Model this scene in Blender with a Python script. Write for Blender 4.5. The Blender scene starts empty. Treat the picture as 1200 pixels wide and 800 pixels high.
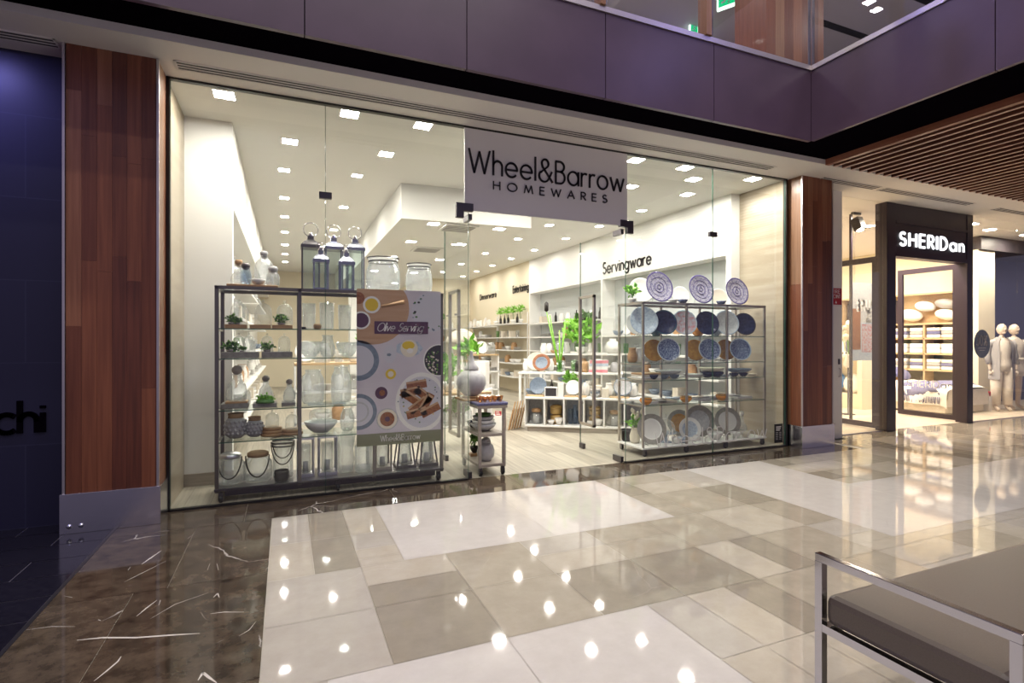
import bpy, bmesh, math, random
from mathutils import Matrix, Vector
C = bpy.context.scene.collection
PI = math.pi
R = math.radians
random.seed(7)

# ------------------------------------------------------------------ helpers
FOC, CAMH, YAW = 624.0, 1.4, math.atan(265 / 624.0)
SN, CS = math.sin(YAW), math.cos(YAW)


def xat(px, Y):
    """world X of the photo column px on the plane at depth Y"""
    l = (px - 600) / FOC
    return (SN + CS * l) / (CS - SN * l) * Y


def xz(px, py, Y):
    l = (px - 600) / FOC
    t = Y / (CS - SN * l)
    return (SN + CS * l) * t, CAMH + (400 - py) / FOC * t


class MB:
    """collects shapes and links them as ONE mesh object"""

    def __init__(self, m=None):
        self.v, self.f, self.mi, self.sm, self.mats = [], [], [], [], []
        self.T = Matrix.Identity(4)
        self.cur = 0
        if m:
            self.m(m)

    def m(self, mat):
        if mat not in self.mats:
            self.mats.append(mat)
        self.cur = self.mats.index(mat)
        return self

    def at(self, x=0, y=0, z=0, rz=0, rx=0, ry=0, s=1):
        self.T = Matrix.Translation((x, y, z)) @ Matrix.Rotation(rz, 4, 'Z') @ Matrix.Rotation(ry, 4, 'Y') @ Matrix.Rotation(rx, 4, 'X') @ Matrix.Scale(s, 4)
        return self

    def add(self, vs, fs, smooth=False):
        o = len(self.v)
        for p in vs:
            self.v.append(self.T @ Vector(p))
        for f in fs:
            self.f.append([i + o for i in f])
            self.mi.append(self.cur)
            self.sm.append(smooth)
        return self

    def box(self, x0, x1, y0, y1, z0, z1, bev=0):
        if bev:
            b = bmesh.new()
            bmesh.ops.create_cube(b, size=1)
            for w in b.verts:
                w.co = ((x0 + x1) / 2 + w.co.x * (x1 - x0), (y0 + y1) / 2 + w.co.y * (y1 - y0), (z0 + z1) / 2 + w.co.z * (z1 - z0))
            bmesh.ops.bevel(b, geom=list(b.edges), offset=bev, segments=2, affect='EDGES', profile=.5)
            b.verts.index_update()
            self.add([w.co.copy() for w in b.verts], [[w.index for w in f.verts] for f in b.faces])
            b.free()
            return self
        vs = [(x, y, z) for z in (z0, z1) for y in (y0, y1) for x in (x0, x1)]
        return self.add(vs, [(0, 2, 3, 1), (4, 5, 7, 6), (0, 1, 5, 4), (2, 6, 7, 3), (0, 4, 6, 2), (1, 3, 7, 5)])

    def lathe(self, prof, seg=20, c=(0, 0, 0), sx=1, sy=1, smooth=True, caps=True):
        vs, fs = [], []
        n = len(prof)
        for r, z in prof:
            for k in range(seg):
                a = 2 * PI * k / seg
                vs.append((c[0] + r * sx * math.cos(a), c[1] + r * sy * math.sin(a), c[2] + z))
        for i in range(n - 1):
            for k in range(seg):
                k2 = (k + 1) % seg
                fs.append((i * seg + k, i * seg + k2, (i + 1) * seg + k2, (i + 1) * seg + k))
        if caps and prof[0][0] > 1e-5:
            fs.append(list(range(seg))[::-1])
        if caps and prof[-1][0] > 1e-5:
            fs.append([(n - 1) * seg + k for k in range(seg)])
        return self.add(vs, fs, smooth)

    def ell(self, c, r, seg=14, rings=9):
        pr = [(max(1e-6, math.sin(PI * i / rings)), -math.cos(PI * i / rings)) for i in range(rings + 1)]
        o = self.T
        self.T = o @ Matrix.Translation(c) @ Matrix.Diagonal((r[0], r[1], r[2], 1))
        self.lathe(pr, seg)
        self.T = o
        return self

    def tube(self, path, r, seg=8, closed=False, caps=True):
        P = [Vector(p) for p in path]
        n = len(P)
        rr = r if isinstance(r, (list, tuple)) else [r] * n
        vs, fs = [], []
        up = Vector((0, 0, 1))
        for i in range(n):
            a = P[(i - 1) % n] if (i or closed) else P[0]
            b = P[(i + 1) % n] if (i < n - 1 or closed) else P[-1]
            d = (b - a).normalized()
            u = d.cross(up)
            if u.length < 1e-3:
                u = d.cross(Vector((0, 1, 0)))
            u.normalize()
            w = d.cross(u)
            for k in range(seg):
                t = 2 * PI * k / seg
                vs.append(P[i] + (u * math.cos(t) + w * math.sin(t)) * rr[i])
        for i in range(n if closed else n - 1):
            j = (i + 1) % n
            for k in range(seg):
                k2 = (k + 1) % seg
                fs.append((i * seg + k, j * seg + k, j * seg + k2, i * seg + k2))
        if caps and not closed:
            fs.append(list(range(seg)))
            fs.append([(n - 1) * seg + k for k in range(seg)][::-1])
        return self.add(vs, fs, seg > 4)

    def ring(self, c, r, t, seg=24, axis='Z', sy=1):
        pts = []
        for k in range(seg):
            a = 2 * PI * k / seg
            x, y = r * math.cos(a), r * sy * math.sin(a)
            pts.append((c[0] + x, c[1] + y, c[2]) if axis == 'Z' else (c[0] + x, c[1], c[2] + y) if axis == 'Y' else (c[0], c[1] + x, c[2] + y))
        return self.tube(pts, t, 6, True)

    def disc(self, c, r, n=24, ry=None, axis='Y'):
        ry = ry or r
        vs = []
        for k in range(n):
            a = 2 * PI * k / n
            if axis == 'Y':
                vs.append((c[0] + r * math.cos(a), c[1], c[2] + ry * math.sin(a)))
            else:
                vs.append((c[0] + r * math.cos(a), c[1] + ry * math.sin(a), c[2]))
        return self.add(vs, [list(range(n))])

    def face(self, pts):
        return self.add(pts, [list(range(len(pts)))])

    def prism(self, poly, z0, z1):
        n = len(poly)
        vs = [(x, y, z0) for x, y in poly] + [(x, y, z1) for x, y in poly]
        fs = [list(range(n))[::-1], list(range(n, 2 * n))] + [(i, (i + 1) % n, n + (i + 1) % n, n + i) for i in range(n)]
        return self.add(vs, fs)

    def leaves(self, n, c, r, size, rnd, spread=1.0):
        """n small pointed leaf blades inside an ellipsoid"""
        for _ in range(n):
            a, b = rnd.uniform(0, 2 * PI), rnd.uniform(-1, 1)
            q = math.sqrt(1 - b * b)
            k = rnd.random() ** .4
            p = Vector((c[0] + r[0] * q * math.cos(a) * k, c[1] + r[1] * q * math.sin(a) * k, c[2] + r[2] * b * k))
            d = Vector((rnd.gauss(0, 1), rnd.gauss(0, 1), rnd.gauss(.5, .8))).normalized()
            s = d.cross(Vector((rnd.gauss(0, 1), rnd.gauss(0, 1), rnd.gauss(0, 1)))).normalized()
            L = size * rnd.uniform(.7, 1.3)
            nn = d.cross(s) * L * .12
            self.add([p, p + d * L * .5 + s * L * .28 + nn, p + d * L, p + d * L * .5 - s * L * .28 + nn], [(0, 1, 2), (0, 2, 3)])
        return self

    def build(self, name, parent=None, loc=None, rz=0, rx=0):
        me = bpy.data.meshes.new(name)
        me.from_pydata([tuple(p) for p in self.v], [], self.f)
        for m in self.mats:
            me.materials.append(m)
        me.polygons.foreach_set('material_index', self.mi)
        me.polygons.foreach_set('use_smooth', self.sm)
        me.update()
        o = bpy.data.objects.new(name, me)
        C.objects.link(o)
        if parent:
            o.parent = parent
        if loc is not None:
            o.location = loc
        o.rotation_euler = (rx, 0, rz)
        return o


def tag(o, label, cat, group=None):
    o['label'], o['category'] = label, cat
    if group:
        o['group'] = group
    return o


def thing(name, label, cat, loc=(0, 0, 0), rz=0, group=None):
    o = bpy.data.objects.new(name, None)
    o.empty_display_size = .05
    C.objects.link(o)
    o.location = loc
    o.rotation_euler = (0, 0, rz)
    return tag(o, label, cat, group)


def single(mb, name, label, cat, loc=(0, 0, 0), rz=0, group=None, rx=0):
    return tag(mb.build(name, None, loc, rz, rx), label, cat, group)


def struct(mb, name, loc=None):
    o = mb.build(name, None, loc)
    o['kind'] = 'structure'
    return o


def dup(root, loc, rz=None, label=None, group=None, s=None):
    r = root.copy()
    C.objects.link(r)
    r.location = loc
    if rz is not None:
        r.rotation_euler = (root.rotation_euler[0], root.rotation_euler[1], rz)
    if s is not None:
        r.scale = (s, s, s) if not isinstance(s, tuple) else s
    if label:
        r['label'] = label
    if group:
        r['group'] = group
    for ch in root.children:
        c = ch.copy()
        C.objects.link(c)
        c.parent = r
        for g in ch.children:
            d = g.copy()
            C.objects.link(d)
            d.parent = c
    return r


# ------------------------------------------------------------------ materials
def new_mat(name):
    m = bpy.data.materials.new(name)
    m.use_nodes = True
    nt = m.node_tree
    nt.nodes.clear()
    out = nt.nodes.new('ShaderNodeOutputMaterial')
    return m, nt, out


def L(nt, a, b):
    nt.links.new(a, b)


def mapped(nt, scale=(1, 1, 1), rot=(0, 0, 0)):
    tc = nt.nodes.new('ShaderNodeTexCoord')
    mp = nt.nodes.new('ShaderNodeMapping')
    mp.inputs['Scale'].default_value = scale
    mp.inputs['Rotation'].default_value = rot
    L(nt, tc.outputs['Object'], mp.inputs['Vector'])
    return mp.outputs['Vector']


def pbr(name, col, rough=.5, metal=0, col2=None, nscale=(8, 8, 8), nd=4, bump=0, spec=.5, contrast=(.35, .65), coat=0):
    m, nt, out = new_mat(name)
    b = nt.nodes.new('ShaderNodeBsdfPrincipled')
    b.inputs['Base Color'].default_value = (*col, 1)
    b.inputs['Roughness'].default_value = rough
    b.inputs['Metallic'].default_value = metal
    b.inputs['Specular IOR Level'].default_value = spec
    b.inputs['Coat Weight'].default_value = coat
    b.inputs['Coat Roughness'].default_value = .05
    if col2 or bump:
        n = nt.nodes.new('ShaderNodeTexNoise')
        n.inputs['Scale'].default_value = 1
        n.inputs['Detail'].default_value = nd
        L(nt, mapped(nt, nscale), n.inputs['Vector'])
        if col2:
            r = nt.nodes.new('ShaderNodeValToRGB')
            r.color_ramp.elements[0].position, r.color_ramp.elements[1].position = contrast
            r.color_ramp.elements[0].color = (*col, 1)
            r.color_ramp.elements[1].color = (*col2, 1)
            L(nt, n.outputs['Fac'], r.inputs['Fac'])
            L(nt, r.outputs['Color'], b.inputs['Base Color'])
        if bump:
            bp = nt.nodes.new('ShaderNodeBump')
            bp.inputs['Strength'].default_value = bump
            bp.inputs['Distance'].default_value = .01
            L(nt, n.outputs['Fac'], bp.inputs['Height'])
            L(nt, bp.outputs['Normal'], b.inputs['Normal'])
    L(nt, b.outputs[0], out.inputs[0])
    return m


def emit(name, col, st):
    m, nt, out = new_mat(name)
    e = nt.nodes.new('ShaderNodeEmission')
    e.inputs[0].default_value = (*col, 1)
    e.inputs[1].default_value = st
    L(nt, e.outputs[0], out.inputs[0])
    return m


def glass(name, tint=(1, 1, 1), lo=.05, hi=.6, blend=.25, rough=.02, haze=0):
    """clear glass: what is behind shows through, edges reflect more"""
    m, nt, out = new_mat(name)
    t = nt.nodes.new('ShaderNodeBsdfTransparent')
    t.inputs[0].default_value = (*tint, 1)
    g = nt.nodes.new('ShaderNodeBsdfGlossy')
    g.inputs['Roughness'].default_value = rough
    lw = nt.nodes.new('ShaderNodeLayerWeight')
    lw.inputs[0].default_value = blend
    mr = nt.nodes.new('ShaderNodeMapRange')
    mr.inputs[3].default_value, mr.inputs[4].default_value = lo, hi
    mx = nt.nodes.new('ShaderNodeMixShader')
    L(nt, lw.outputs['Facing'], mr.inputs[0])
    L(nt, mr.outputs[0], mx.inputs[0])
    L(nt, t.outputs[0], mx.inputs[1])
    L(nt, g.outputs[0], mx.inputs[2])
    res = mx.outputs[0]
    if haze:
        d = nt.nodes.new('ShaderNodeBsdfTranslucent')
        d.inputs[0].default_value = (.95, .97, .99, 1)
        m2 = nt.nodes.new('ShaderNodeMixShader')
        m2.inputs[0].default_value = haze
        L(nt, res, m2.inputs[1])
        L(nt, d.outputs[0], m2.inputs[2])
        res = m2.outputs[0]
    L(nt, res, out.inputs[0])
    return m


def marble(name, base, dark, vein, rough=.07, vs=1.1, vw=.012, nscale=5, vamt=1.0):
    m, nt, out = new_mat(name)
    b = nt.nodes.new('ShaderNodeBsdfPrincipled')
    b.inputs['Roughness'].default_value = rough
    vec = mapped(nt)
    n = nt.nodes.new('ShaderNodeTexNoise')
    n.inputs['Scale'].default_value = nscale
    n.inputs['Detail'].default_value = 8
    n.inputs['Roughness'].default_value = .7
    L(nt, vec, n.inputs['Vector'])
    r = nt.nodes.new('ShaderNodeValToRGB')
    r.color_ramp.elements[0].position, r.color_ramp.elements[1].position = .3, .72
    r.color_ramp.elements[0].color, r.color_ramp.elements[1].color = (*dark, 1), (*base, 1)
    L(nt, n.outputs['Fac'], r.inputs['Fac'])
    n2 = nt.nodes.new('ShaderNodeTexNoise')
    n2.inputs['Scale'].default_value = 2.2
    n2.inputs['Detail'].default_value = 5
    L(nt, vec, n2.inputs['Vector'])
    mixv = nt.nodes.new('ShaderNodeMix')
    mixv.data_type = 'VECTOR'
    mixv.inputs[0].default_value = .22
    L(nt, vec, mixv.inputs[4])
    L(nt, n2.outputs['Color'], mixv.inputs[5])
    vo = nt.nodes.new('ShaderNodeTexVoronoi')
    vo.feature = 'DISTANCE_TO_EDGE'
    vo.inputs['Scale'].default_value = vs
    L(nt, mixv.outputs[1], vo.inputs['Vector'])
    lt = nt.nodes.new('ShaderNodeMapRange')
    lt.inputs[1].default_value, lt.inputs[2].default_value = 0, vw
    lt.inputs[3].default_value, lt.inputs[4].default_value = vamt, 0
    L(nt, vo.outputs['Distance'], lt.inputs[0])
    n3 = nt.nodes.new('ShaderNodeTexNoise')
    n3.inputs['Scale'].default_value = 1.7
    n3.inputs['Detail'].default_value = 3
    L(nt, vec, n3.inputs['Vector'])
    r3 = nt.nodes.new('ShaderNodeMapRange')
    r3.inputs[1].default_value, r3.inputs[2].default_value = .53, .62
    L(nt, n3.outputs['Fac'], r3.inputs[0])
    mu = nt.nodes.new('ShaderNodeMath')
    mu.operation = 'MULTIPLY'
    L(nt, lt.outputs[0], mu.inputs[0])
    L(nt, r3.outputs[0], mu.inputs[1])
    mc = nt.nodes.new('ShaderNodeMix')
    mc.data_type = 'RGBA'
    mc.inputs[7].default_value = (*vein, 1)
    L(nt, mu.outputs[0], mc.inputs[0])
    L(nt, r.outputs['Color'], mc.inputs[6])
    L(nt, mc.outputs[2], b.inputs['Base Color'])
    L(nt, b.outputs[0], out.inputs[0])
    return m


def brickmat(name, c1, c2, mortar, bw, bh, ms, rough, rot=(0, 0, 0), off=.5, grain=None, spec=.5):
    m, nt, out = new_mat(name)
    b = nt.nodes.new('ShaderNodeBsdfPrincipled')
    b.inputs['Roughness'].default_value = rough
    b.inputs['Specular IOR Level'].default_value = spec
    br = nt.nodes.new('ShaderNodeTexBrick')
    br.offset = off
    for i, c in ((1, c1), (2, c2), (3, mortar)):
        br.inputs[i].default_value = (*c, 1)
    br.inputs['Scale'].default_value = 1
    br.inputs['Mortar Size'].default_value = ms
    br.inputs['Brick Width'].default_value = bw
    br.inputs['Row Height'].default_value = bh
    L(nt, mapped(nt, (1, 1, 1), rot), br.inputs['Vector'])
    src = br.outputs['Color']
    if grain:
        n = nt.nodes.new('ShaderNodeTexNoise')
        n.inputs['Scale'].default_value = 1
        n.inputs['Detail'].default_value = 6
        L(nt, mapped(nt, grain), n.inputs['Vector'])
        mr = nt.nodes.new('ShaderNodeMapRange')
        mr.inputs[1].default_value, mr.inputs[2].default_value = .3, .7
        mr.inputs[3].default_value, mr.inputs[4].default_value = .72, 1.15
        L(nt, n.outputs['Fac'], mr.inputs[0])
        mx = nt.nodes.new('ShaderNodeMix')
        mx.data_type = 'RGBA'
        mx.blend_type = 'MULTIPLY'
        mx.inputs[0].default_value = 1
        L(nt, src, mx.inputs[6])
        L(nt, mr.outputs[0], mx.inputs[7])
        src = mx.outputs[2]
    L(nt, src, b.inputs['Base Color'])
    L(nt, b.outputs[0], out.inputs[0])
    return m


M = {}
M['white'] = pbr('white_paint', (.80, .79, .76), .6)
M['soffit'] = pbr('soffit_paint', (.74, .71, .69), .6)
M['cream'] = pbr('cream_paint', (.76, .68, .52), .6)
M['fascia'] = pbr('fascia_paint', (.85, .84, .81), .5)
M['backpanel'] = pbr('gloss_back_panel', (.55, .58, .58), .25)
M['black'] = pbr('black', (.006, .006, .008), .5)
M['blacksat'] = pbr('black_satin', (.012, .011, .012), .3)
M['void'] = pbr('shadow_gap_black', (.003, .002, .004), .9, spec=0)
M['chrome'] = pbr('chrome', (.55, .54, .57), .12, 1)
M['steel'] = pbr('brushed_steel', (.66, .66, .72), .28, 1, col2=(.78, .78, .84), nscale=(3, 3, 120))
M['kick'] = pbr('kick_plate_steel', (.74, .72, .76), .22, 1, bump=.3, nscale=(4, 4, 3), nd=1)
M['pewter'] = pbr('pewter', (.36, .37, .44), .24, 1)
M['darksteel'] = pbr('dark_steel', (.12, .11, .115), .32, .9)
M['bronze'] = pbr('rack_metal', (.20, .18, .16), .3, .9)
M['alu'] = pbr('aluminium', (.6, .55, .55), .35, .9)
M['pane'] = glass('window_glass', (.985, .995, .985), .03, .5, .12, .0)
M['edge'] = pbr('glass_edge', (.05, .12, .09), .15)
M['clear'] = glass('clear_glassware', (.97, .98, .985), .07, .55, .3, haze=.13)
M['bluegl'] = glass('blue_glassware', (.82, .88, .95), .08, .5, .3)
M['greengl'] = glass('green_glassware', (.7, .85, .65), .08, .5, .3)
M['shelfgl'] = glass('shelf_glass', (.93, .97, .95), .08, .5, .2)
M['frost'] = pbr('sign_panel', (.74, .72, .72), .25)
M['pale'] = marble('pale_stone', (.60, .56, .53), (.54, .50, .47), (.45, .41, .38), .045, 1.5, .006, 9, .5)
M['t1'] = marble('taupe_stone', (.42, .37, .30), (.34, .30, .24), (.55, .5, .42), .045, 2, .006, 7, .3)
M['t2'] = marble('light_taupe_stone', (.50, .45, .38), (.43, .38, .31), (.6, .55, .5), .045, 2, .006, 7, .3)
M['t3'] = marble('deep_taupe_stone', (.33, .29, .23), (.27, .235, .19), (.5, .45, .38), .045, 2, .006, 7, .3)
M['t4'] = marble('grey_stone', (.47, .43, .38), (.41, .37, .32), (.6, .55, .5), .045, 2, .006, 7, .3)
M['grout'] = pbr('grout', (.55, .5, .43), .5)
M['emper'] = marble('dark_brown_marble', (.110, .080, .055), (.016, .011, .008), (.75, .7, .66), .06, 1.3, .0055, 8, .9)
M['emper2'] = marble('brown_marble', (.125, .092, .064), (.026, .019, .014), (.7, .65, .6), .06, 1.0, .0045, 10, .7)
M['granite'] = pbr('black_granite', (.007, .006, .012), .12, col2=(.012, .011, .018), nscale=(30, 30, 30))
M['grangrout'] = pbr('granite_joint', (.11, .10, .13), .5)
M['vein'] = pbr('marble_vein', (.62, .57, .52), .1)
M['planks'] = brickmat('floor_planks', (.47, .43, .35), (.335, .30, .24), (.27, .24, .19), 1.2, .2, .003, .38, (0, 0, PI / 2), .37, (30, 1.5, 30), .4)
M['tilewall'] = pbr('travertine', (.36, .30, .22), .3, col2=(.44, .38, .29), nscale=(1.2, 1.2, 14), nd=6)
M['panel'] = pbr('purple_grey_panel', (.080, .049, .082), .34, col2=(.094, .058, .095), nscale=(3, 3, 3))
M['navywall'] = brickmat('dark_blue_wall', (.011, .010, .034), (.014, .013, .040), (.024, .024, .056), .9, .62, .004, .42, (R(90), 0, 0), .5)
for i, (c, d) in enumerate([((.175, .056, .028), (.25, .086, .042)), ((.12, .036, .019), (.18, .058, .03)), ((.22, .083, .042), (.30, .125, .066)), ((.095, .030, .018), (.15, .046, .026)), ((.24, .115, .06), (.31, .16, .09))]):
    M['wood%d' % i] = pbr('timber_%d' % i, c, .33, col2=d, nscale=(45, 45, 1.6), nd=6)
M['slatshade'] = pbr('slat_painted_shade', (.085, .024, .015), .5, col2=(.12, .036, .022), nscale=(20, 1.5, 20))  # slat timber with the shade on its sides painted in
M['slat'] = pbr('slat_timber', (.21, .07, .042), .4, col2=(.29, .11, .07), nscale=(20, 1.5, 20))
M['board'] = pbr('wood_board', (.36, .20, .09), .5, col2=(.48, .29, .14), nscale=(4, 40, 40))
M['oak'] = pbr('light_oak', (.50, .33, .17), .5, col2=(.58, .40, .22), nscale=(3, 30, 30))
M['greywood'] = pbr('grey_washed_wood', (.30, .26, .215), .55, col2=(.38, .33, .28), nscale=(4, 40, 40))
M['greyclay'] = pbr('grey_ceramic', (.40, .39, .40), .4, col2=(.48, .47, .48), nscale=(20, 20, 20))
M['stone'] = pbr('grey_stone_tray', (.25, .235, .215), .7, col2=(.33, .31, .28), nscale=(30, 30, 30))
M['cer'] = pbr('white_ceramic', (.82, .80, .77), .2)
M['cream2'] = pbr('cream_ceramic', (.75, .68, .55), .3)
M['cork'] = pbr('cork', (.45, .29, .16), .8, col2=(.33, .2, .1), nscale=(90, 90, 90))
M['leaf'] = pbr('leaf_green', (.10, .26, .03), .5, col2=(.20, .42, .06), nscale=(60, 60, 60))
M['leafb'] = pbr('leaf_bright', (.17, .45, .04), .5, col2=(.30, .60, .08), nscale=(40, 40, 40))
M['leafd'] = pbr('leaf_dark', (.04, .13, .02), .5, col2=(.08, .2, .035), nscale=(40, 40, 40))
M['navy'] = pbr('navy_glaze', (.008, .011, .035), .15, col2=(.02, .03, .075), nscale=(25, 25, 25))
M['teal'] = pbr('teal_glaze', (.02, .10, .13), .15, col2=(.015, .03, .08), nscale=(14, 14, 14))
M['purple'] = pbr('purple_glaze', (.24, .225, .36), .2, col2=(.56, .54, .62), nscale=(70, 70, 70), contrast=(.42, .58))
M['purple2'] = pbr('purple_rim_glaze', (.12, .10, .26), .2)
M['ltblue'] = pbr('light_blue_glaze', (.55, .62, .70), .2, col2=(.36, .43, .56), nscale=(40, 40, 40))
M['bluespk'] = pbr('speckled_blue_glaze', (.055, .07, .17), .2, col2=(.34, .40, .52), nscale=(90, 90, 90), contrast=(.45, .66))
M['rosebl'] = pbr('rose_blue_glaze', (.5, .52, .58), .2, col2=(.5, .22, .24), nscale=(22, 22, 22))
M['ochre'] = pbr('ochre_glaze', (.50, .25, .05), .25, col2=(.36, .16, .03), nscale=(20, 20, 20))
M['orange'] = pbr('orange_glaze', (.75, .28, .03), .25)
M['greyglaze'] = pbr('grey_glaze', (.44, .44, .46), .2, col2=(.56, .56, .57), nscale=(40, 40, 40))
M['slate'] = pbr('slate_glaze', (.14, .18, .24), .3, col2=(.2, .25, .32), nscale=(30, 30, 30))
M['linen'] = pbr('linen', (.62, .55, .45), .9, col2=(.7, .63, .53), nscale=(120, 120, 120))
M['linenw'] = pbr('white_linen', (.80, .75, .70), .9, col2=(.86, .82, .78), nscale=(9, 9, 9), bump=.5)
M['throw'] = pbr('blue_throw', (.10, .10, .20), .95, col2=(.16, .16, .28), nscale=(60, 60, 60), bump=.5)
M['blue'] = pbr('bright_blue_cloth', (.03, .22, .60), .8)
M['red'] = pbr('red', (.42, .01, .02), .5)
M['pink'] = pbr('pink_print', (.62, .2, .24), .6)
M['amber'] = glass('amber_glassware', (.95, .72, .4), .1, .7, .3)
M['bamboo'] = pbr('bamboo', (.62, .40, .13), .5, col2=(.7, .48, .2), nscale=(5, 5, 60))
M['cushion'] = pbr('taupe_leather', (.092, .070, .056), .42, col2=(.105, .081, .065), nscale=(200, 200, 200), bump=.05)
M['signblk'] = pbr('sign_lettering', (.008, .006, .008), .35)
M['porticodark'] = pbr('aubergine_steel', (.020, .010, .020), .35)
M['ventslot'] = pbr('vent_shadow', (.05, .045, .045), .7)
M['rackpale'] = pbr('pale_rack_metal', (.42, .38, .34), .3, .9)
M['slatlit'] = pbr('slat_painted_light', (.52, .34, .28), .45)  # light on the slat undersides, painted as a paler colour
M['upfloor'] = pbr('upper_stone', (.5, .46, .44), .3)
M['skin'] = pbr('mannequin_shell', (.62, .50, .40), .4)
M['robe'] = pbr('cream_robe', (.70, .62, .53), .9, col2=(.76, .69, .6), nscale=(30, 30, 30), bump=.4)
M['grey'] = pbr('grey_knit', (.30, .285, .28), .9, col2=(.37, .35, .34), nscale=(80, 80, 80))
M['bluewall'] = pbr('dusk_blue_panel', (.05, .055, .12), .3)
M['upceil'] = pbr('upper_ceiling', (.50, .47, .48), .7)
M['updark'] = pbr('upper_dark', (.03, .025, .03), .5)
M['green'] = emit('exit_green', (.0, .55, .2), 1.0)
M['yellow'] = pbr('lemon_yellow', (.72, .50, .03), .5)
M['food'] = pbr('pastry_brown', (.33, .12, .04), .5, col2=(.20, .06, .02), nscale=(50, 50, 50))
M['print'] = pbr('poster_linen_print', (.56, .51, .57), .5, col2=(.64, .59, .64), nscale=(3, 3, 3))
M['plateprint'] = pbr('printed_plate', (.58, .57, .63), .5)
M['plum'] = pbr('plum_banner', (.085, .028, .07), .5)
M['sage'] = pbr('sage_band', (.20, .205, .125), .5)
M['printwood'] = pbr('printed_board', (.45, .26, .14), .5, col2=(.52, .33, .2), nscale=(2, 2, 25))
M['rope'] = pbr('dark_wire', (.03, .026, .024), .4, .5)
M['lamp'] = emit('downlight_diffuser', (1.0, .955, .87), 235)
M['lampw'] = emit('warm_downlight', (1.0, .87, .72), 640)
M['lampblue'] = emit('blue_feature_lamp', (.34, .32, 1.0), 95)
M['lampatrium'] = emit('atrium_downlight', (1.0, .94, .88), 235)
M['glowvio'] = emit('added_blue_glow', (.36, .34, 1.0), 80)  # glow of the added globes, mirrored in the bulkhead panels
M['lampup'] = emit('upper_floor_downlight', (1.0, .9, .9), 260)
M['lampmall'] = emit('mall_downlight', (1.0, .82, .74), 80)
M['siglit'] = emit('lit_sign_letters', (.95, .97, 1.0), 2.2)
M['exitlit'] = emit('exit_sign_face', (.75, 1.0, .85), 2.0)
M['redlit'] = emit('red_script_sign', (.8, .08, .06), .8)

# ------------------------------------------------------------------ stroke lettering
def arc(cx, cy, rx, ry, a0, a1, n=14):
    return [(cx + rx * math.cos(R(a0 + (a1 - a0) * i / n)), cy + ry * math.sin(R(a0 + (a1 - a0) * i / n))) for i in range(n + 1)]


def ST(*p):
    return list(p)


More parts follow.
